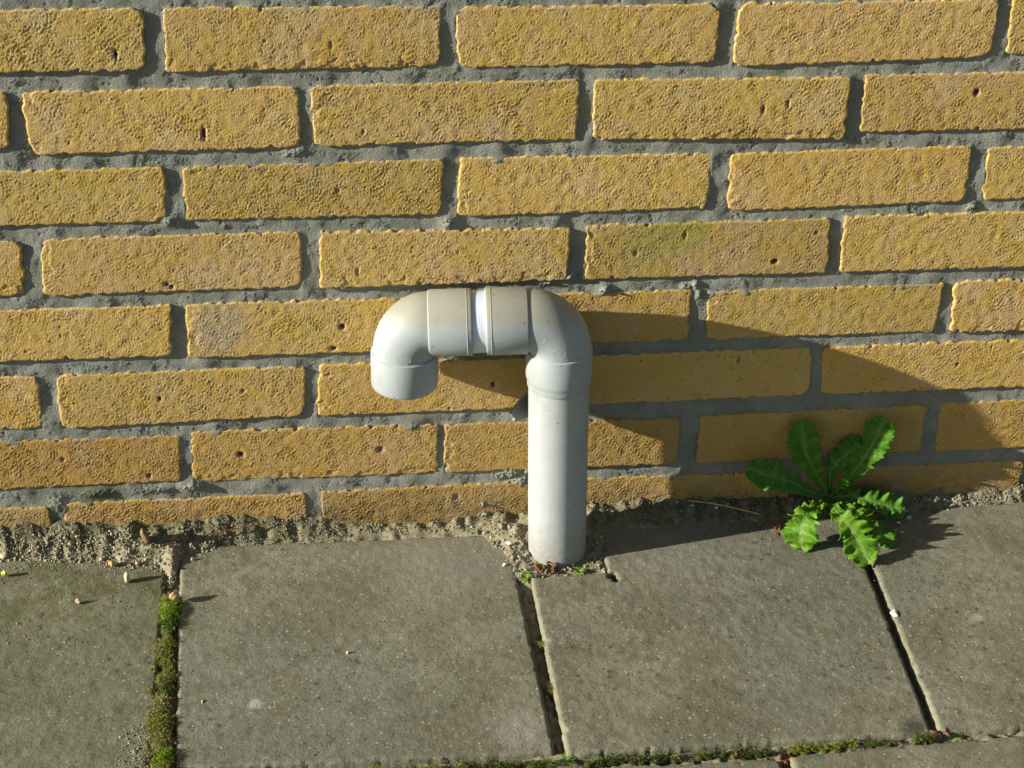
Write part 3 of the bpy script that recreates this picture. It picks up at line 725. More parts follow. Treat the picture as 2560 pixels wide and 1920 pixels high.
x = 558 + g.uniform(2, 11, 260); y = g.uniform(-300, -85, 260); s = 0.4 + 1.0 * g.uniform(0, 1, 260) ** 2; add(x, y, gz_mm(x, y) - 13 + s * 0.3 + np.where(y > -140, 3, 0), s)
x = g.uniform(245, 275, 400); y = -300 + 60 * g.uniform(0, 1, 400); x -= g.uniform(0, 20, 400); s = 0.3 + 0.8 * g.uniform(0, 1, 400) ** 2; add(x, y, gz_mm(x, y) - 0.6, s)
pts = np.concatenate(pts); sz = np.concatenate(sz)
ok = ~((np.hypot(pts[:, 0] - 598, pts[:, 1] + 45) < 25)); pts, sz = pts[ok], sz[ok]
tint = PAL[g.choice(len(PAL), len(pts), p=PP)] * g.uniform(0.75, 1.2, (len(pts), 1))
rocks("grit", pts, sz, tint, GRIT, g, kind="stuff", label="loose sand grains and crumbs along the wall foot")
# dark earthy crumbs against the wall
n = 1500
x = np.concatenate([g.uniform(100, 420, 1000), g.uniform(520, 900, 500)]); y = -20 * g.uniform(0, 1, n) ** 1.4 - 1
s = 0.4 + 1.2 * g.uniform(0, 1, n) ** 2.5
z = soil_z(x, y) + s * 0.3
tint = np.array([(0.12, 0.118, 0.055), (0.16, 0.15, 0.08), (0.10, 0.115, 0.04), (0.23, 0.21, 0.13)])[g.choice(4, n)]
ok = (np.hypot(x - 598, y + 45) > 26)
rocks("earth_crumbs", np.stack([x, y, z], 1)[ok], s[ok], tint[ok], GRIT, g, kind="stuff", label="dark mossy earth crumbs at the brick foot")

# ------------------------------------------------------------------ grey vent pipe
PY = -0.0450
pipe = put("vent_pipe", None, loc=(0.5985, PY, 0.0), label="grey plastic pipe rising from the paving and bent over by two elbows", cat="pipe")
def lathe(name, p0, p1, prof, seg=112, close=True):
    """prof: (distance along the axis from p0 in mm, radius in mm); closed into a ring if close"""
    p0, p1 = Vector(p0), Vector(p1); d = (p1 - p0).normalized()
    a = d.orthogonal().normalized(); b = d.cross(a)
    V = []; F = []
    for (t, r) in prof:
        for k in range(seg):
            an = 2 * pi * k / seg; V.append(p0 + d * t / 1000 + (a * math.cos(an) + b * math.sin(an)) * r / 1000)
    n = len(prof)
    for i in range(n if close else n - 1):
        for k in range(seg):
            k2 = (k + 1) % seg; i2 = (i + 1) % n
            F.append((i * seg + k, i2 * seg + k, i2 * seg + k2, i * seg + k2))
    me = mesh_np(name, np.array([v[:] for v in V]), np.array(F))
    fix_normals(me)
    return me
def fix_normals(me):
    bm = bmesh.new(); bm.from_mesh(me); bmesh.ops.recalc_face_normals(bm, faces=bm.faces); bm.to_mesh(me); bm.free()
    me.shade_smooth(); me.set_sharp_from_angle(angle=math.radians(38))
def bend(name, c, ex, ez, Rx, Rz, r, seg=112, n=44):
    """quarter bend about c from direction ex to ez (unit vectors), elliptical axis"""
    V, F = [], []
    c, ex, ez = Vector(c), Vector(ex), Vector(ez); ey = ex.cross(ez)
    for i in range(n + 1):
        a = (pi / 2) * i / n
        p = c + ex * (Rx * math.cos(a)) + ez * (Rz * math.sin(a))
        t = (ex * (-Rx * math.sin(a)) + ez * (Rz * math.cos(a))).normalized()
        o = ey.cross(t)
        for k in range(seg):
            an = 2 * pi * k / seg
            V.append(p + (o * math.cos(an) + ey * math.sin(an)) * r)
    for i in range(n):
        for k in range(seg):
            k2 = (k + 1) % seg
            F.append((i * seg + k, (i + 1) * seg + k, (i + 1) * seg + k2, i * seg + k2))
    me = mesh_np(name, np.array([v[:] for v in V]), np.array(F)); 
    me.shade_smooth()
    bv = BVHTree.FromPolygons([v.co[:] for v in me.vertices], [tuple(p.vertices) for p in me.polygons])
    return me, bv
AZ = 0.2370                                   # height of the arm's axis
def socket_prof(L, ro, ri, ridge=True, taper=False):
    """from the step at 0 to the mouth at L"""
    pr_ = [(-2.0, ro - 4), (0.0, ro - 0.9), (0.35, ro - 0.25), (1.0, ro)]
    if taper: pr_ += [(L - 10.5, ro), (L - 9, ro - 0.12), (L - 7.4, ro - 0.55), (L - 6.0, ro - 1.0), (L - 4.8, ro - 1.12), (L - 0.5, ro - 1.2), (L - 0.1, ro - 1.4), (L, ro - 1.8)]
    elif ridge: pr_ += [(L - 4.6, ro), (L - 4.3, ro + 0.35), (L - 4.0, ro), (L - 1.2, ro - 0.05), (L - 0.4, ro - 0.35), (L, ro - 1.0)]
    else: pr_ += [(L - 2.4, ro), (L - 1.9, ro - 0.22), (L - 0.6, ro - 0.4), (L - 0.1, ro - 0.9), (L, ro - 1.3)]
    pr_ += [(L - 0.3, ri), (L - 20, ri), (L - 20, ri - 4)]
    return pr_
def mark(parent, bv, x, z, r, tube=0.22):
    hit = bv.ray_cast(Vector((x, -0.3, z)), Vector((0, 1, 0)))
    if hit[0] is None: return
    p, n_ = hit[0], hit[1]
    if n_.y > 0: n_ = -n_
    q = n_.to_track_quat('Z', 'Y'); V, F = [], []
    for i in range(40):
        a = 2 * pi * i / 40
        d = q @ Vector((math.cos(a), math.sin(a), 0))
        h2 = bv.ray_cast(p + d * r / 1000 + n_ * 0.01, -n_)
        base = h2[0] if h2[0] is not None else p + d * r / 1000
        for k in range(6):
            b_ = 2 * pi * k / 6; V.append(base + d * math.cos(b_) * tube / 1000 + n_ * math.sin(b_) * tube * 0.7 / 1000)
    for i in range(40):
        for k in range(6):
            F.append((i * 6 + k, ((i + 1) % 40) * 6 + k, ((i + 1) % 40) * 6 + (k + 1) % 6, i * 6 + (k + 1) % 6))
    me = mesh_np("mould_mark", np.array([v[:] for v in V]), np.array(F)); fix_normals(me)
    put("mould_mark", me, PVC, parent)
# the arm slopes a little and its left end stands nearer to the wall
I_L, I_R = Vector((0.4638, -0.0348, 0.2357)), Vector((0.5896, PY, 0.2409))
lean = Vector((-0.034, 0.0, 1.0)).normalized(); UP = Vector((0, 0, 1))
arm = (I_R - I_L).normalized()
# left elbow: open mouth pointing down
rx, rz = 0.0195, 0.0250
me, bv = bend("elbow", I_L + arm * rx - UP * rz, -arm, UP, rx, rz, 0.0262)
e1 = put("elbow", me, PVC, pipe)
put("socket", lathe("socket", I_L + arm * rx, I_R, socket_prof(35.6, 27.6, 25.3)), PVC, e1)
q_ = I_L - UP * rz
put("socket", lathe("socket", q_, q_ - UP, socket_prof(31.6, 27.9, 25.3, False)), PVC, e1)
mark(e1, bv, 0.4617, 0.2172, 5.2); mark(e1, bv, 0.4777, 0.2292, 4.8, 0.12)
# right elbow on top of the riser (the riser leans a little)
rx, rz = 0.0262, 0.0265
me, bv = bend("elbow", I_R - arm * rx - lean * rz, arm, lean, rx, rz, 0.0262)
e2 = put("elbow", me, PVC, pipe)
put("socket", lathe("socket", I_R - arm * rx, I_L, socket_prof(34.2, 27.8, 25.3)), PVC, e2)
top = I_R - lean * rz
put("socket", lathe("socket", top, top - lean, socket_prof(34.5, 27.7, 25.6, False, True)), PVC, e2)
mark(e2, bv, 0.5707, 0.2382, 5.0); mark(e2, bv, 0.5868, 0.2232, 5.2)
c0 = I_L + arm * 0.036
put("coupling_pipe", lathe("coupling_pipe", c0, c0 + arm, [(0, 25.6), (46, 25.6), (46, 23.5), (0, 23.5)]), WHITE, pipe)
p_top = top - lean * 0.012; p_bot = top - lean * 0.262
put("riser_pipe", lathe("riser_pipe", p_top, p_bot, [(0, 25.5), (60, 25.5), (120, 25.5), (180, 25.5), (250, 25.5), (250, 23), (0, 23)], 128), PVC_RISER, pipe)
# broken clip between riser and wall: a curved strip whose snapped end shows left of the riser
V, F = [], []
nn = 26
CX = catmull([(606, -12.5, 0), (592, -11.0, 0), (580, -14.0, 0), (570, -19.5, 0), (561.5, -26.0, 0), (556.5, -30.5, 0)], nn)
for i, c_ in enumerate(CX):
    tan = (CX[min(i + 1, nn)] - CX[max(i - 1, 0)]).normalized(); nrm = Vector((-tan.y, tan.x, 0))
    ext = max(0.0, (i / nn - 0.45) / 0.55)
    for j, zt in enumerate(np.linspace(-1, 1, 9)):
        hi, lo = 160.0 - 15.0 * ext, 131.0 + 2.5 * ext
        zz = lo + (hi - lo) * (zt + 1) / 2
        sh = tan * (ext ** 5 * (1.2 * math.sin(zt * 7) + 0.7 * math.sin(zt * 15) + 3.2 * (zt + 0.3)))
        for r_ in (1.3, -1.3):
            p_ = c_ + nrm * r_ + sh
            V.append((p_.x, p_.y, zz))
V = np.array(V) / 1000.0
W = 18
for i in range(nn):
    for j in range(8):
        for s_ in (0, 1):
            a0, a1, b0, b1 = i * W + j * 2 + s_, i * W + j * 2 + 2 + s_, (i + 1) * W + j * 2 + s_, (i + 1) * W + j * 2 + 2 + s_
            F.append((a0, b0, b1, a1))
    for j in (0, 8):
        F.append((i * W + j * 2, (i + 1) * W + j * 2, (i + 1) * W + j * 2 + 1, i * W + j * 2 + 1))
for i in (0, nn):
    for j in range(8):
        F.append((i * W + j * 2, i * W + j * 2 + 1, i * W + j * 2 + 3, i * W + j * 2 + 2))
me = mesh_np("wall_clip", V, np.array(F)); fix_normals(me)
put("wall_clip", me, CLIP, pipe, label="dark grey snapped clip behind the riser")

# ------------------------------------------------------------------ weed at the wall foot
LEAVES = {
'L1': ([(848.6, -12.0, 28.1), (829.7, -16.0, 37.1), (812.9, -22.0, 50.8), (797.1, -27.0, 60.3), (782.4, -29.0, 67.0), (766.9, -28.0, 73.8)], 16.5, (-0.05, -0.75, 0.65), 0.35, 0.8),
'L2': ([(849.4, -12.0, 29.8), (838.8, -14.0, 48.0), (831.0, -15.0, 61.8), (823.4, -15.0, 77.0), (819.4, -13.0, 90.6), (816.1, -9.0, 110.0)], 17.0, (-0.25, -0.9, 0.35), 0.3, 0.6),
'L3': ([(851.4, -10.0, 29.4), (849.5, -11.0, 51.2), (853.0, -10.0, 60.7), (860.1, -9.0, 68.9), (867.3, -8.0, 75.9), (872.9, -6.0, 86.8)], 14.5, (-0.15, -0.9, 0.4), 0.3, 0.7),
'L4': ([(853.4, -11.0, 27.7), (863.6, -13.0, 40.2), (870.7, -15.0, 57.4), (878.7, -16.0, 76.1), (885.0, -16.0, 95.0), (890.5, -14.0, 111.9)], 18.0, (-0.25, -0.85, 0.45), 0.45, 0.8),
'L5': ([(854.2, -12.0, 26.6), (866.1, -16.0, 29.9), (878.4, -21.0, 30.4), (891.2, -26.0, 27.9), (904.6, -29.0, 24.6), (917.1, -31.0, 23.0)], 15.0, (0.0, -0.55, 0.85), 0.58, 1.9),
'L6': ([(854.4, -12.5, 24.0), (862.7, -31.9, 29.0), (868.6, -42.2, 29.0), (877.1, -51.9, 25.0), (887.2, -60.7, 18.0), (895.0, -72.8, 13.0)], 15.0, (0.15, -0.45, 0.9), 0.6, 1.9),
'L7': ([(851.7, -13.2, 24.0), (847.4, -45.5, 36.0), (848.1, -65.7, 40.0), (853.8, -75.1, 35.0), (859.2, -83.7, 26.0), (865.7, -96.9, 13.5)], 19.0, (-0.2, -0.5, 0.85), 0.6, 2.0),
'L8': ([(850.0, -12.2, 24.0), (833.9, -35.3, 33.0), (821.8, -49.6, 38.0), (813.3, -61.6, 37.0), (810.2, -67.5, 28.0), (812.4, -67.7, 12.5)], 19.0, (-0.35, -0.5, 0.8), 0.45, 1.7),
'L10': ([(854.5, -10.3, 24.0), (856.8, -29.7, 31.0), (862.4, -42.5, 34.0), (867.4, -51.8, 34.0), (871.2, -57.0, 31.0), (875.8, -60.4, 26.0)], 10.0, (0.2, -0.4, 0.9), 0.55, 1.6),
'L11': ([(850.0, -11.5, 24.0), (844.7, -23.5, 30.0), (837.5, -31.3, 33.0), (830.7, -37.0, 34.0), (824.6, -40.0, 32.0), (821.4, -42.0, 28.0)], 10.0, (-0.3, -0.3, 0.9), 0.55, 1.7),
'L12': ([(854.9, -10.0, 25.0), (866.0, -10.0, 24.2), (877.0, -11.0, 26.0), (887.0, -12.0, 27.0), (896.0, -14.0, 26.0)], 9.0, (0.0, -0.7, 0.7), 0.55, 1.4),
'L9': ([(851.5, -11.5, 26.0), (855.0, -17.0, 37.0), (858.5, -21.0, 46.0), (860.5, -24.0, 53.0)], 5.0, (0.1, -0.9, 0.4), 0.3, 0.7),
}
plant = put("weed_plant", None, loc=(0.852, -0.011, 0.018), label="green leafy weed with toothed leaves growing at the wall foot", cat="plant")
lr = random.Random(5)
def make_leaf(P, wmax, n0, lobes, wave, seed, toothn=9):
    g_ = random.Random(seed); n, m_ = 150, 10
    C = [p / 1000 for p in catmull(P, n)]
    n0 = Vector(n0).normalized(); V, A, R = [], [], []
    ph = [g_.uniform(0, 1), g_.uniform(0, 1)]; ph2 = [g_.uniform(0, 6.28) for _ in range(6)]
    nt = toothn
    for i, c_ in enumerate(C):
        t = i / n
        tan = (C[min(i + 1, n)] - C[max(i - 1, 0)]).normalized()
        side = tan.cross(n0).normalized(); nor = side.cross(tan).normalized()
        base = 0.20 + 0.80 * (max(0, min(1, (t - 0.08) / 0.55)) ** 1.1)
        if t > 0.72: base *= math.sqrt(max(0.0, 1 - ((t - 0.72) / 0.285) ** 2.3))
        row = []
        for s in (-1, 1):
            k = 0 if s < 0 else 1
            u_ = (t * (nt * 0.5) + ph[k]); ix = int(math.floor(u_)); f = u_ - ix; amp = lobes * (0.55 + 0.75 * (((ix * 7919 + seed * 131 + k * 37) % 97) / 97.0))
            lob = 1 - amp * (1 - (f ** 0.8)) * (1.0 if t < 0.8 else 0.45) * (0.4 + 0.6 * min(1, t / 0.3))
            u2 = t * nt * 2.6 + ph[1 - k] * 3; f2 = u2 - math.floor(u2)
            fine = 1 - (0.12 + 0.12 * ((int(u2) * 31 + seed) % 5) / 5) * (1 - f2)
            row.append(base * lob * fine * wmax / 1000)
        for j in range(-m_, m_ + 1):
            s = j / m_; k = 0 if s < 0 else 1
            w_ = row[k] * abs(s)
            dirn = side * (1 if s > 0 else -1)
            au = abs(s)
            lift = 0.22 * w_ * (1 - 0.35 * au)                         # shallow V
            rip = wave * 0.0016 * au ** 1.6 * (math.sin(t * nt * 3.3 + ph2[k] ) + 0.6 * math.sin(t * nt * 6.1 + ph2[2 + k])) * min(1, t * 4)
            bumpy = 0.00035 * math.sin(t * 70 + s * 5) * math.sin(s * 9 + t * 22)
            V.append(c_ + dirn * w_ + nor * (lift + rip + bumpy) + tan * (0.15 * w_ * (au)))
            lv = abs(((t * 22 - au * 2.2) % 1.0) - 0.5) * 2
            A.append(max(1.0 - au * 6, 0) + (0.16 if lv > 0.90 else 0.0))
        R.append((c_ - nor * 0.0 , nor))
    W_ = 2 * m_ + 1
    F = [(i * W_ + j, (i + 1) * W_ + j, (i + 1) * W_ + j + 1, i * W_ + j + 1) for i in range(n) for j in range(2 * m_)]
    V = [v if v.y < -0.0016 else Vector((v.x, -0.0016 - 0.2 * 0.0, v.z)) for v in V]
    V = [v if v.z > gz(v.x, v.y) + 0.0028 or v.y > -0.022 else Vector((v.x, v.y, gz(v.x, v.y) + 0.0028)) for v in V]
    me = mesh_np("leaf", np.array([v[:] for v in V]), np.array(F), True, {"vein": np.array(A)})
    # midrib: slim raised tube
    RV, RF = [], []
    for i in range(0, n + 1, 2):
        c_, nor = R[i]; t = i / n
        tan = (C[min(i + 1, n)] - C[max(i - 1, 0)]).normalized(); side = tan.cross(nor)
        r_ = 0.00075 * (1 - t) ** 0.9 + 0.00008
        for k in range(6):
            a = 2 * pi * k / 6; RV.append(c_ + nor * 0.0001 + (side * math.cos(a) + nor * math.sin(a) * 0.8) * r_)
    nr = len(RV) // 6
    for i in range(nr - 1):
        for k in range(6):
            RF.append((i * 6 + k, (i + 1) * 6 + k, (i + 1) * 6 + (k + 1) % 6, i * 6 + (k + 1) % 6))
    rme = mesh_np("midrib", np.array([v[:] for v in RV]), np.array(RF), True, {"vein": np.ones(len(RV))})
    return me, rme
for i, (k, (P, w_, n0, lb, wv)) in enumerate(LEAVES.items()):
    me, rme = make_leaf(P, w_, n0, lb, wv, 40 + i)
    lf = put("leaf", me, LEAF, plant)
    lf.color = {"L7": (1.5, 1.22, 1.0, 1), "L8": (1.4, 1.2, 1.0, 1), "L10": (1.4, 1.15, 1.0, 1), "L11": (1.45, 1.2, 1.0, 1), "L6": (1.1, 1.0, 1.0, 1), "L5": (1.05, 1.05, 1.0, 1)}.get(k, (0.85, 0.92, 0.9, 1))  # newer leaves yellow-green; light painted in, sunlit ones brighter, shaded upper ones darker
    so = lf.modifiers.new("thickness", 'SOLIDIFY'); so.thickness = 0.00035; so.offset = 0
    put("midrib", rme, RIB, lf)

# little sprouts and grass
def sprout(name, x, y, z, n, r, label, seed, mat=SPROUT):
    g_ = random.Random(seed); t = put(name, None, loc=(x, y, z), label=label, cat="sprout", group="seedlings sprouting in the joints")
    for i in range(n):
        a = 2.4 * i + g_.uniform(-.3, .3); L = r * g_.uniform(0.55, 1.0); up = g_.uniform(0.25, 0.9)
        d = Vector((math.cos(a), math.sin(a), up)).normalized(); sd = Vector((-math.sin(a), math.cos(a), 0)); nn_ = sd.cross(d)
        V, F = [], []
        for k in range(7):
            u_ = k / 6; w_ = L * 0.30 * (0.25 + 0.9 * math.sin(pi * min(1, u_ * 0.95 + 0.02)) * (u_ ** 0.5))
            c_ = Vector((x, y, z)) + d * L * u_ + Vector((0, 0, -L * 0.35 * u_ * u_))
            V += [c_ - sd * w_ + nn_ * w_ * -0.25, c_, c_ + sd * w_ + nn_ * w_ * -0.25]
        for k in range(6):
            F += [(k * 3, k * 3 + 1, k * 3 + 4, k * 3 + 3), (k * 3 + 1, k * 3 + 2, k * 3 + 5, k * 3 + 4)]
        put("leaf", mesh_np("leaf", np.array([v[:] for v in V]), np.array(F), True), mat, t)
sprout("seedling", 0.5640, -0.0830, 0.0075, 16, 0.0085, "bright green seedling at the slab corner left of the pipe foot", 1)
sprout("seedling", 0.6120, -0.0800, 0.0085, 14, 0.0070, "yellow-green seedling right in front of the pipe foot", 2)
def grass(x, y, z, n, L0, label, seed):
    g_ = random.Random(seed); t = put("grass_tuft", None, loc=(x, y, z), label=label, cat="grass")
    for i in range(n):
        a = g_.uniform(0, 2 * pi); L = L0 * g_.uniform(0.6, 1.0); V, F = [], []
        d = Vector((math.cos(a), math.sin(a), 0)); sd = Vector((-math.sin(a), math.cos(a), 0)); up = g_.uniform(0.3, 1.0)
        for k in range(8):
            u_ = k / 7; c_ = Vector((x, y, z)) + d * L * u_ * 0.8 + Vector((0, 0, L * up * (u_ - 0.8 * u_ * u_))); w_ = 0.0007 * (1 - u_ * 0.95)
            V += [c_ - sd * w_, c_ + sd * w_]
        F = [(2 * k, 2 * k + 1, 2 * k + 3, 2 * k + 2) for k in range(7)]
        put("blade", mesh_np("blade", np.array([v[:] for v in V]), np.array(F), True), SPROUT, t)
grass(0.5665, -0.3095, 0.004, 11, 0.015, "small green grass tuft where the slab joints cross in front", 3)
grass(0.8720, -0.3130, 0.007, 4, 0.014, "few green grass blades at the right front slab corner", 9)

# moss in the joints
def moss(name, cushions, n, label, seed):
    g_ = np.random.default_rng(seed); V, F, T = [], [], []
    per = np.array([c[2] * c[3] for c in cushions]); per = (per / per.sum() * n).astype(int)
    for (cx, cy, rx, ry, hh, colr, ang), m_ in zip(cushions, per):
        u_ = np.sqrt(g_.uniform(0, 1, m_)); a = g_.uniform(0, 2 * pi, m_)
        wob = 1 + 0.28 * MED(cx * 3 + 30 * np.cos(a), cy * 3 + 30 * np.sin(a)); lx, ly = u_ * np.cos(a) * rx * wob, u_ * np.sin(a) * ry * wob
        cx += 0.8; x = cx + lx * math.cos(ang) - ly * math.sin(ang); y = cy + lx * math.sin(ang) + ly * math.cos(ang)
        z = gz_mm(x, y) - 2.5 + (hh + 2.5) * np.sqrt(np.maximum(1 - u_ ** 2.2, 0)) + 0.35 * FINE(x, y) + 0.8 * CRUMB(x, y)
        base = np.stack([x, y, z], 1)
        d = np.stack([lx / rx * 0.6 + g_.normal(0, .6, m_), ly / ry * 0.6 + g_.normal(0, .6, m_), g_.uniform(0.35, 1.1, m_)], 1)
        d /= np.linalg.norm(d, axis=1, keepdims=True)
        L = g_.uniform(1.0, 2.6, (m_, 1))
        s = np.cross(d, g_.normal(0, 1, (m_, 3))); s /= np.linalg.norm(s, axis=1, keepdims=True)
        w_ = g_.uniform(0.16, 0.32, (m_, 1))
        i0 = sum(len(v_) for v_ in V)
        V.append(np.stack([base - s * w_, base + s * w_, base + d * L + np.array([[0, 0, 0]])], 1).reshape(-1, 3))
        F.append(i0 + np.arange(m_ * 3).reshape(-1, 3))
        c_ = np.array(colr)[None] * g_.uniform(0.55, 1.35, (m_, 1))
        dry = g_.uniform(0, 1, (m_, 1)) < (0.16 if colr != BR else 0.05)
        c_ = np.where(dry, np.array([[0.34, 0.30, 0.15]]), c_)
        T.append(np.repeat(c_[:, None, :], 3, 1).reshape(-1, 3))
        # the cushion body under the leaves
        nu, nv = 9, 20; i0 = sum(len(v_) for v_ in V); bv_ = []
        for i in range(nu):
            q_ = i / (nu - 1) * 0.98
            for k in range(nv):
                aa = 2 * pi * k / nv; bx, by = q_ * math.cos(aa) * rx, q_ * math.sin(aa) * ry
                xx, yy = cx + bx * math.cos(ang) - by * math.sin(ang), cy + bx * math.sin(ang) + by * math.cos(ang)
                bv_.append((xx, yy, gz_mm(xx, yy) - 4.5 + (hh + 2.6) * math.sqrt(max(1 - q_ ** 2.2, 0))))
        V.append(np.array(bv_)); T.append(np.tile(np.array(colr) * 0.5, (len(bv_), 1)))
        ff = [(i0 + i * nv + k, i0 + (i + 1) * nv + k, i0 + (i + 1) * nv + (k + 1) % nv) for i in range(nu - 1) for k in range(nv)] + \
             [(i0 + i * nv + k, i0 + (i + 1) * nv + (k + 1) % nv, i0 + i * nv + (k + 1) % nv) for i in range(nu - 1) for k in range(nv)]
        F.append(np.array(ff))
    me = mesh_np(name, np.concatenate(V) / 1000.0, np.concatenate(F), False, {"tint": np.concatenate(T)})
    return put(name, me, MOSS, kind="stuff", label=label)
BR, OL, PA = (0.20, 0.32, 0.010), (0.23, 0.25, 0.030), (0.33, 0.31, 0.10)
moss("moss", [(260, -90, 8, 8, 1.5, PA, 0), (261.5, -107, 8.5, 15, 4.5, BR, 0.05), (265, -98, 4, 6, 3, BR, 0), (261, -123, 7, 9, 4.0, (0.08, 0.18, 0.01), 0), (261, -144, 6, 13, 2.0, OL, 0), (261, -166, 6, 14, 0.8, OL, 0.1), (257, -152, 6, 10, 0.6, PA, 0),
              (263, -186, 6, 8, 1.5, OL, 0), (261, -201, 6.5, 10, 2.0, (0.13, 0.18, 0.015), -0.2), (259, -221, 8, 13, 2.5, PA, -0.15), (259, -243, 9, 14, 2.5, OL, 0), (260, -262, 9, 13, 2.5, PA, 0), (264, -282, 7, 11, 4, BR, 0), (262, -298, 10, 10, 3.5, OL, 0)] + [(252.5 + 3.2 * math.sin(i * 2.7), -150 - i * 13.5, 2.2 + 1.2 * abs(math.sin(i * 1.3)), 2.6 + 1.6 * abs(math.cos(i * 2.1)), 0.7, (PA, OL, PA)[i % 3], 0) for i in range(11)],
     21000, "green moss filling the joint between the two left slabs", 61)
cs = []
g = np.random.default_rng(62)
for (xa, xb, k, colr, hh) in ((300, 345, 3, OL, 0.5), (420, 470, 5, OL, 0.8), (480, 560, 9, (0.10, 0.145, 0.015), 1.5), (580, 655, 9, (0.085, 0.125, 0.012), 1.2), (665, 728, 7, (0.10, 0.14, 0.014), 1.2), (740, 790, 6, OL, 0.4), (800, 822, 3, (0.09, 0.14, 0.012), 0.6), (838, 856, 4, (0.12, 0.17, 0.015), 1.6)):
    for i in range(k):
        x = xa + (xb - xa) * (i + 0.5) / k + g.normal(0, 1.5)
        yb = np.interp(x, [300, 440, 560, 570, 728, 740, 860], [-299, -309, -313, -313.5, -316.5, -315.5, -312.5])
        cs.append((x, yb + g.normal(0, 0.8), (xb - xa) / k * g.uniform(0.45, 0.75), g.uniform(2.4, 4.6), hh + g.uniform(-0.8, 0.8), colr, 0))
cs.append((566, -172, 3, 4, -2.0, OL, 0)); cs.append((566.5, -228, 3.5, 6, -1.5, (0.15, 0.17, 0.02), 0))
moss("moss", cs, 9000, "low green moss in the joint in front of the slab row", 63)

# ------------------------------------------------------------------ loose stones
def stone(name, x, y, rx, ry, rz, mat, label, cat="pebble", group=None, seed=0, z=None, tilt=(0, 0, 0), rough=0.10, sub=3):
    g_ = np.random.default_rng(seed)
    bm = bmesh.new(); bmesh.ops.create_icosphere(bm, subdivisions=sub, radius=1.0)
    ax = g_.normal(0, 1, (9, 3)); am = g_.normal(0, rough, 9); pp_ = g_.uniform(0, 6, 9)
    for v in bm.verts:
        f = 1 + sum(a * math.sin(2.2 * (k[0] * v.co.x + k[1] * v.co.y + k[2] * v.co.z) + p_) for k, a, p_ in zip(ax, am, pp_))
        v.co = Vector((v.co.x * rx * f, v.co.y * ry * f, v.co.z * rz * f)) / 1000
    bmesh.ops.rotate(bm, verts=bm.verts, cent=(0, 0, 0), matrix=Matrix.Rotation(tilt[2], 3, 'Z') @ Matrix.Rotation(tilt[1], 3, 'Y') @ Matrix.Rotation(tilt[0], 3, 'X'))
    lo = min(v.co.z for v in bm.verts)
    me = bpy.data.meshes.new(name); bm.to_mesh(me); bm.free(); me.shade_smooth()
    zz = (gz(x, y) if z is None else z) - lo - 0.0004
    return put(name, me, mat, None, (x, y, zz), label, cat, group)
G1 = "small stones lying on the paving"
stone("pebble", 0.2251, -0.0600, 2.6, 2.6, 4.4, STONES['cream'], "pale cream oval pebble standing on the left slab, casting a long shadow", group=G1, seed=1, z=gz(0.225, -0.06) - 0.001)
stone("pebble", 0.2660, -0.0925, 3.6, 3.4, 3.2, STONES['tan'], "round tan pebble sitting on the moss cushion", group=G1, seed=2, z=gz(0.266, -0.092) + 0.0045)
stone("pebble", 0.2109, -0.0360, 3.4, 2.6, 2.8, STONES['orange'], "orange and cream pebble beside the sandy strip, behind the standing one", group=G1, seed=3)
stone("pebble", 0.1213, -0.0430, 2.2, 2.2, 2.6, STONES['yellow'], "yellow pebble at the far left edge of the paving", group=G1, seed=4)
stone("pebble", 0.1175, -0.0170, 4.0, 3.0, 3.4, STONES['cream'], "greyish cream pebble half in the sand at the far left", group=G1, seed=5)
stone("pebble", 0.2265, -0.0250, 2.6, 2.0, 2.0, STONES['cream'], "small cream pebble at the sand's edge by the joint", group=G1, seed=6)
stone("pebble", 0.2325, -0.0370, 1.8, 1.7, 1.8, STONES['tan'], "tiny tan pebble between the sand and the standing pebble", group=G1, seed=7)
stone("pebble", 0.1868, -0.0857, 1.8, 1.6, 1.8, STONES['orange'], "tiny pinkish pebble alone in the middle of the left slab", group=G1, seed=8)
stone("pebble", 0.2800, -0.0350, 2.0, 1.6, 1.7, STONES['grey'], "small grey pebble at the back left corner of the second slab", group=G1, seed=9)
stone("pebble", 0.4079, -0.1718, 1.8, 1.5, 1.4, STONES['orange'], "tiny orange pebble in the middle of the second slab", group=G1, seed=10)
stone("pebble", 0.9228, -0.0290, 3.0, 2.6, 2.4, STONES['cream'], "cream crumb lying right of the leafy weed", group=G1, seed=11)
stone("pebble", 0.5485, -0.0660, 2.0, 1.6, 1.2, STONES['white'], "white pebble left of the pipe foot", group=G1, seed=12, z=gz(.5485, -.066))
stone("pebble", 0.5560, -0.0420, 3.0, 2.2, 2.0, STONES['white'], "pinkish white pebble in the soil beside the pipe", group=G1, seed=13, z=0.0125)
stone("pebble", 0.2610, -0.0980, 2.2, 2.0, 2.0, STONES['brown'], "brown pebble at the left edge of the bright moss", group=G1, seed=14, z=gz(.255, -.098))
stone("pebble", 0.2920, -0.2200, 0.9, 2.2, 0.7, STONES['cream'], "slim pale seed-like grain on the second slab near the joint", group=G1, seed=15)
stone("stone_shard", 0.2395, -0.0190, 3.2, 5.0, 11.0, STONES['brown'], "flat brown stone shard stuck upright in the sand", "stone", seed=16, z=0.0125, tilt=(0.35, -0.25, 0.3), rough=0.05)
stone("chalk_chip", 0.8695, -0.1630, 2.8, 4.8, 0.9, STONES['white'], "flat white chip on the slab edge beside the right joint", "chip", seed=17, z=gz(.87, -.163) + 0.0006, rough=0.12)
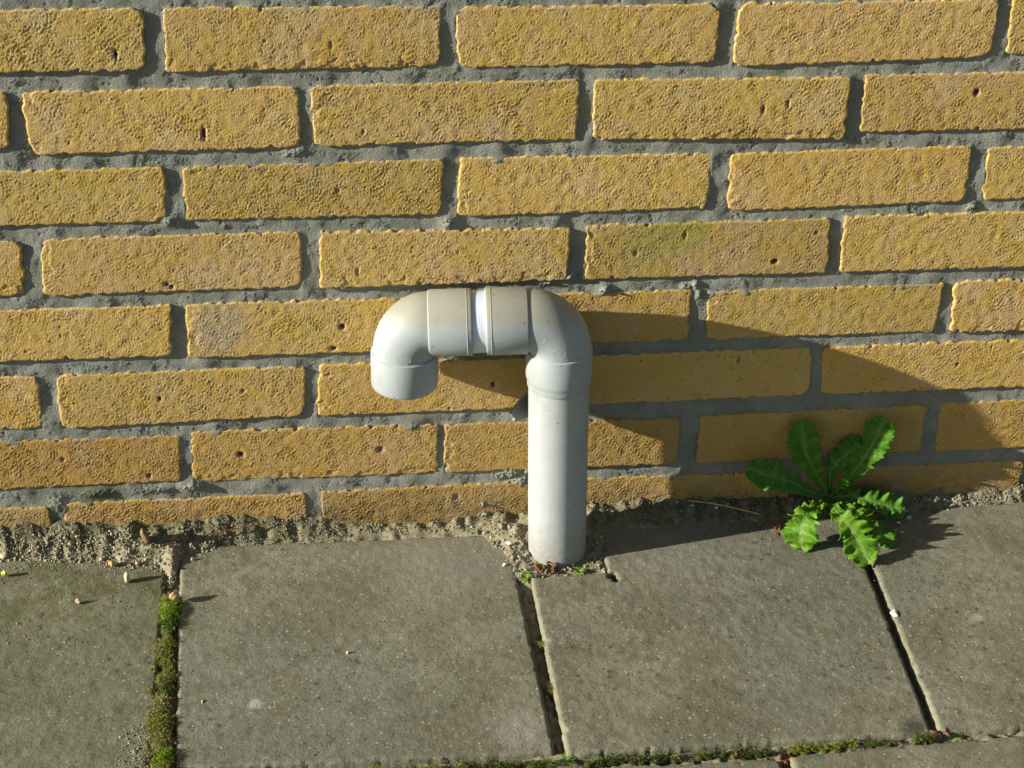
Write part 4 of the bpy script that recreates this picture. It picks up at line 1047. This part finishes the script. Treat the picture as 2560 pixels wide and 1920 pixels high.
for i, (x, y, z_, k_, lb) in enumerate(((0.7470, -0.012, 0.020, 'white', "white speck of shell in the shaded soil left of the weed"), (0.7580, -0.009, 0.0215, 'grey', "pale grey speck in the shaded soil beside the straw"), (0.7250, -0.010, 0.0225, 'cream', "pale speck in the shaded soil nearest the pipe"))):
    stone("pebble", x, y, 1.6, 1.3, 1.1, STONES[k_], lb, group=G1, seed=30 + i, z=z_)

# straw and dead leaves
def tube(name, P, r, mat, label, cat):
    C = [p / 1000 for p in catmull(P, 16)]; V, F = [], []
    for i, c_ in enumerate(C):
        tan = (C[min(i + 1, 16)] - C[max(i - 1, 0)]).normalized(); a_ = tan.orthogonal().normalized(); b_ = tan.cross(a_)
        for k in range(7):
            an = 2 * pi * k / 7; V.append(c_ + (a_ * math.cos(an) + b_ * math.sin(an)) * r)
    for i in range(16):
        for k in range(7): F.append((i * 7 + k, (i + 1) * 7 + k, (i + 1) * 7 + (k + 1) % 7, i * 7 + (k + 1) % 7))
    F2 = np.array(F); me = mesh_np(name, np.array([v[:] for v in V]), F2); fix_normals(me)
    return put(name, me, mat, None, (0, 0, 0), label, cat)
tube("straw", [(722, -5, 25), (742, -10, 24.5), (760, -15, 22.5), (785, -21, 18)], 0.0006, STRAW, "thin dry straw lying in the shaded soil left of the weed", "straw")
tube("twig", [(256, -22, 15.5), (285, -14, 17), (320, -9, 20), (345, -6, 22)], 0.0006, DEAD, "thin brown twig along the sandy strip at the left", "twig")
def dead(x, y, z, r, n, label, seed):
    g_ = random.Random(seed); t = put("dead_leaf", None, loc=(x, y, z), label=label, cat="dead leaf", group="dry leaf scraps")
    for i in range(n):
        c_ = Vector((x + g_.uniform(-r, r), y + g_.uniform(-r, r) * 0.7, z + g_.uniform(0.0005, r * 0.35)))
        q = Vector((g_.gauss(0, .6), g_.gauss(0, .6), 1)).normalized().to_track_quat('Z', 'Y'); L = r * g_.uniform(0.35, 0.7); a0 = g_.uniform(0, 6.28)
        V, F = [c_ + q @ Vector((0, 0, 0.0004))], []
        for k in range(9):
            a = a0 + 2 * pi * k / 9; rr = L * g_.uniform(0.5, 1.0)
            V.append(c_ + q @ Vector((math.cos(a) * rr, math.sin(a) * rr * 0.6, g_.uniform(-.25, .45) * L)))
        F = [(0, 1 + k, 1 + (k + 1) % 9) for k in range(9)]
        o = put("scrap", mesh_np("scrap", np.array([v[:] for v in V]), np.array(F), False), DEAD, t)
        so = o.modifiers.new("thickness", 'SOLIDIFY'); so.thickness = 0.0003
dead(0.8040, -0.0390, gz(.804, -.039) + 0.001, 0.0075, 9, "crumpled red-brown leaf scrap touching the weed's left lower leaf", 1)
dead(0.7335, -0.3250, gz(.73, -.325) - 0.004, 0.0075, 9, "red-brown leaf scraps in the front joint at the bottom edge", 2)
dead(0.8640, -0.3120, gz(.864, -.312) - 0.001, 0.0075, 5, "tan leaf scraps at the crossing of the right joint", 3)
dead(0.5830, -0.0740, 0.0085, 0.0085, 12, "reddish leaf crumbs around the front left of the pipe foot", 4)
dead(0.7000, -0.3170, gz(.70, -.317) - 0.002, 0.006, 4, "dark brown leaf scraps in the mossy front joint", 5)
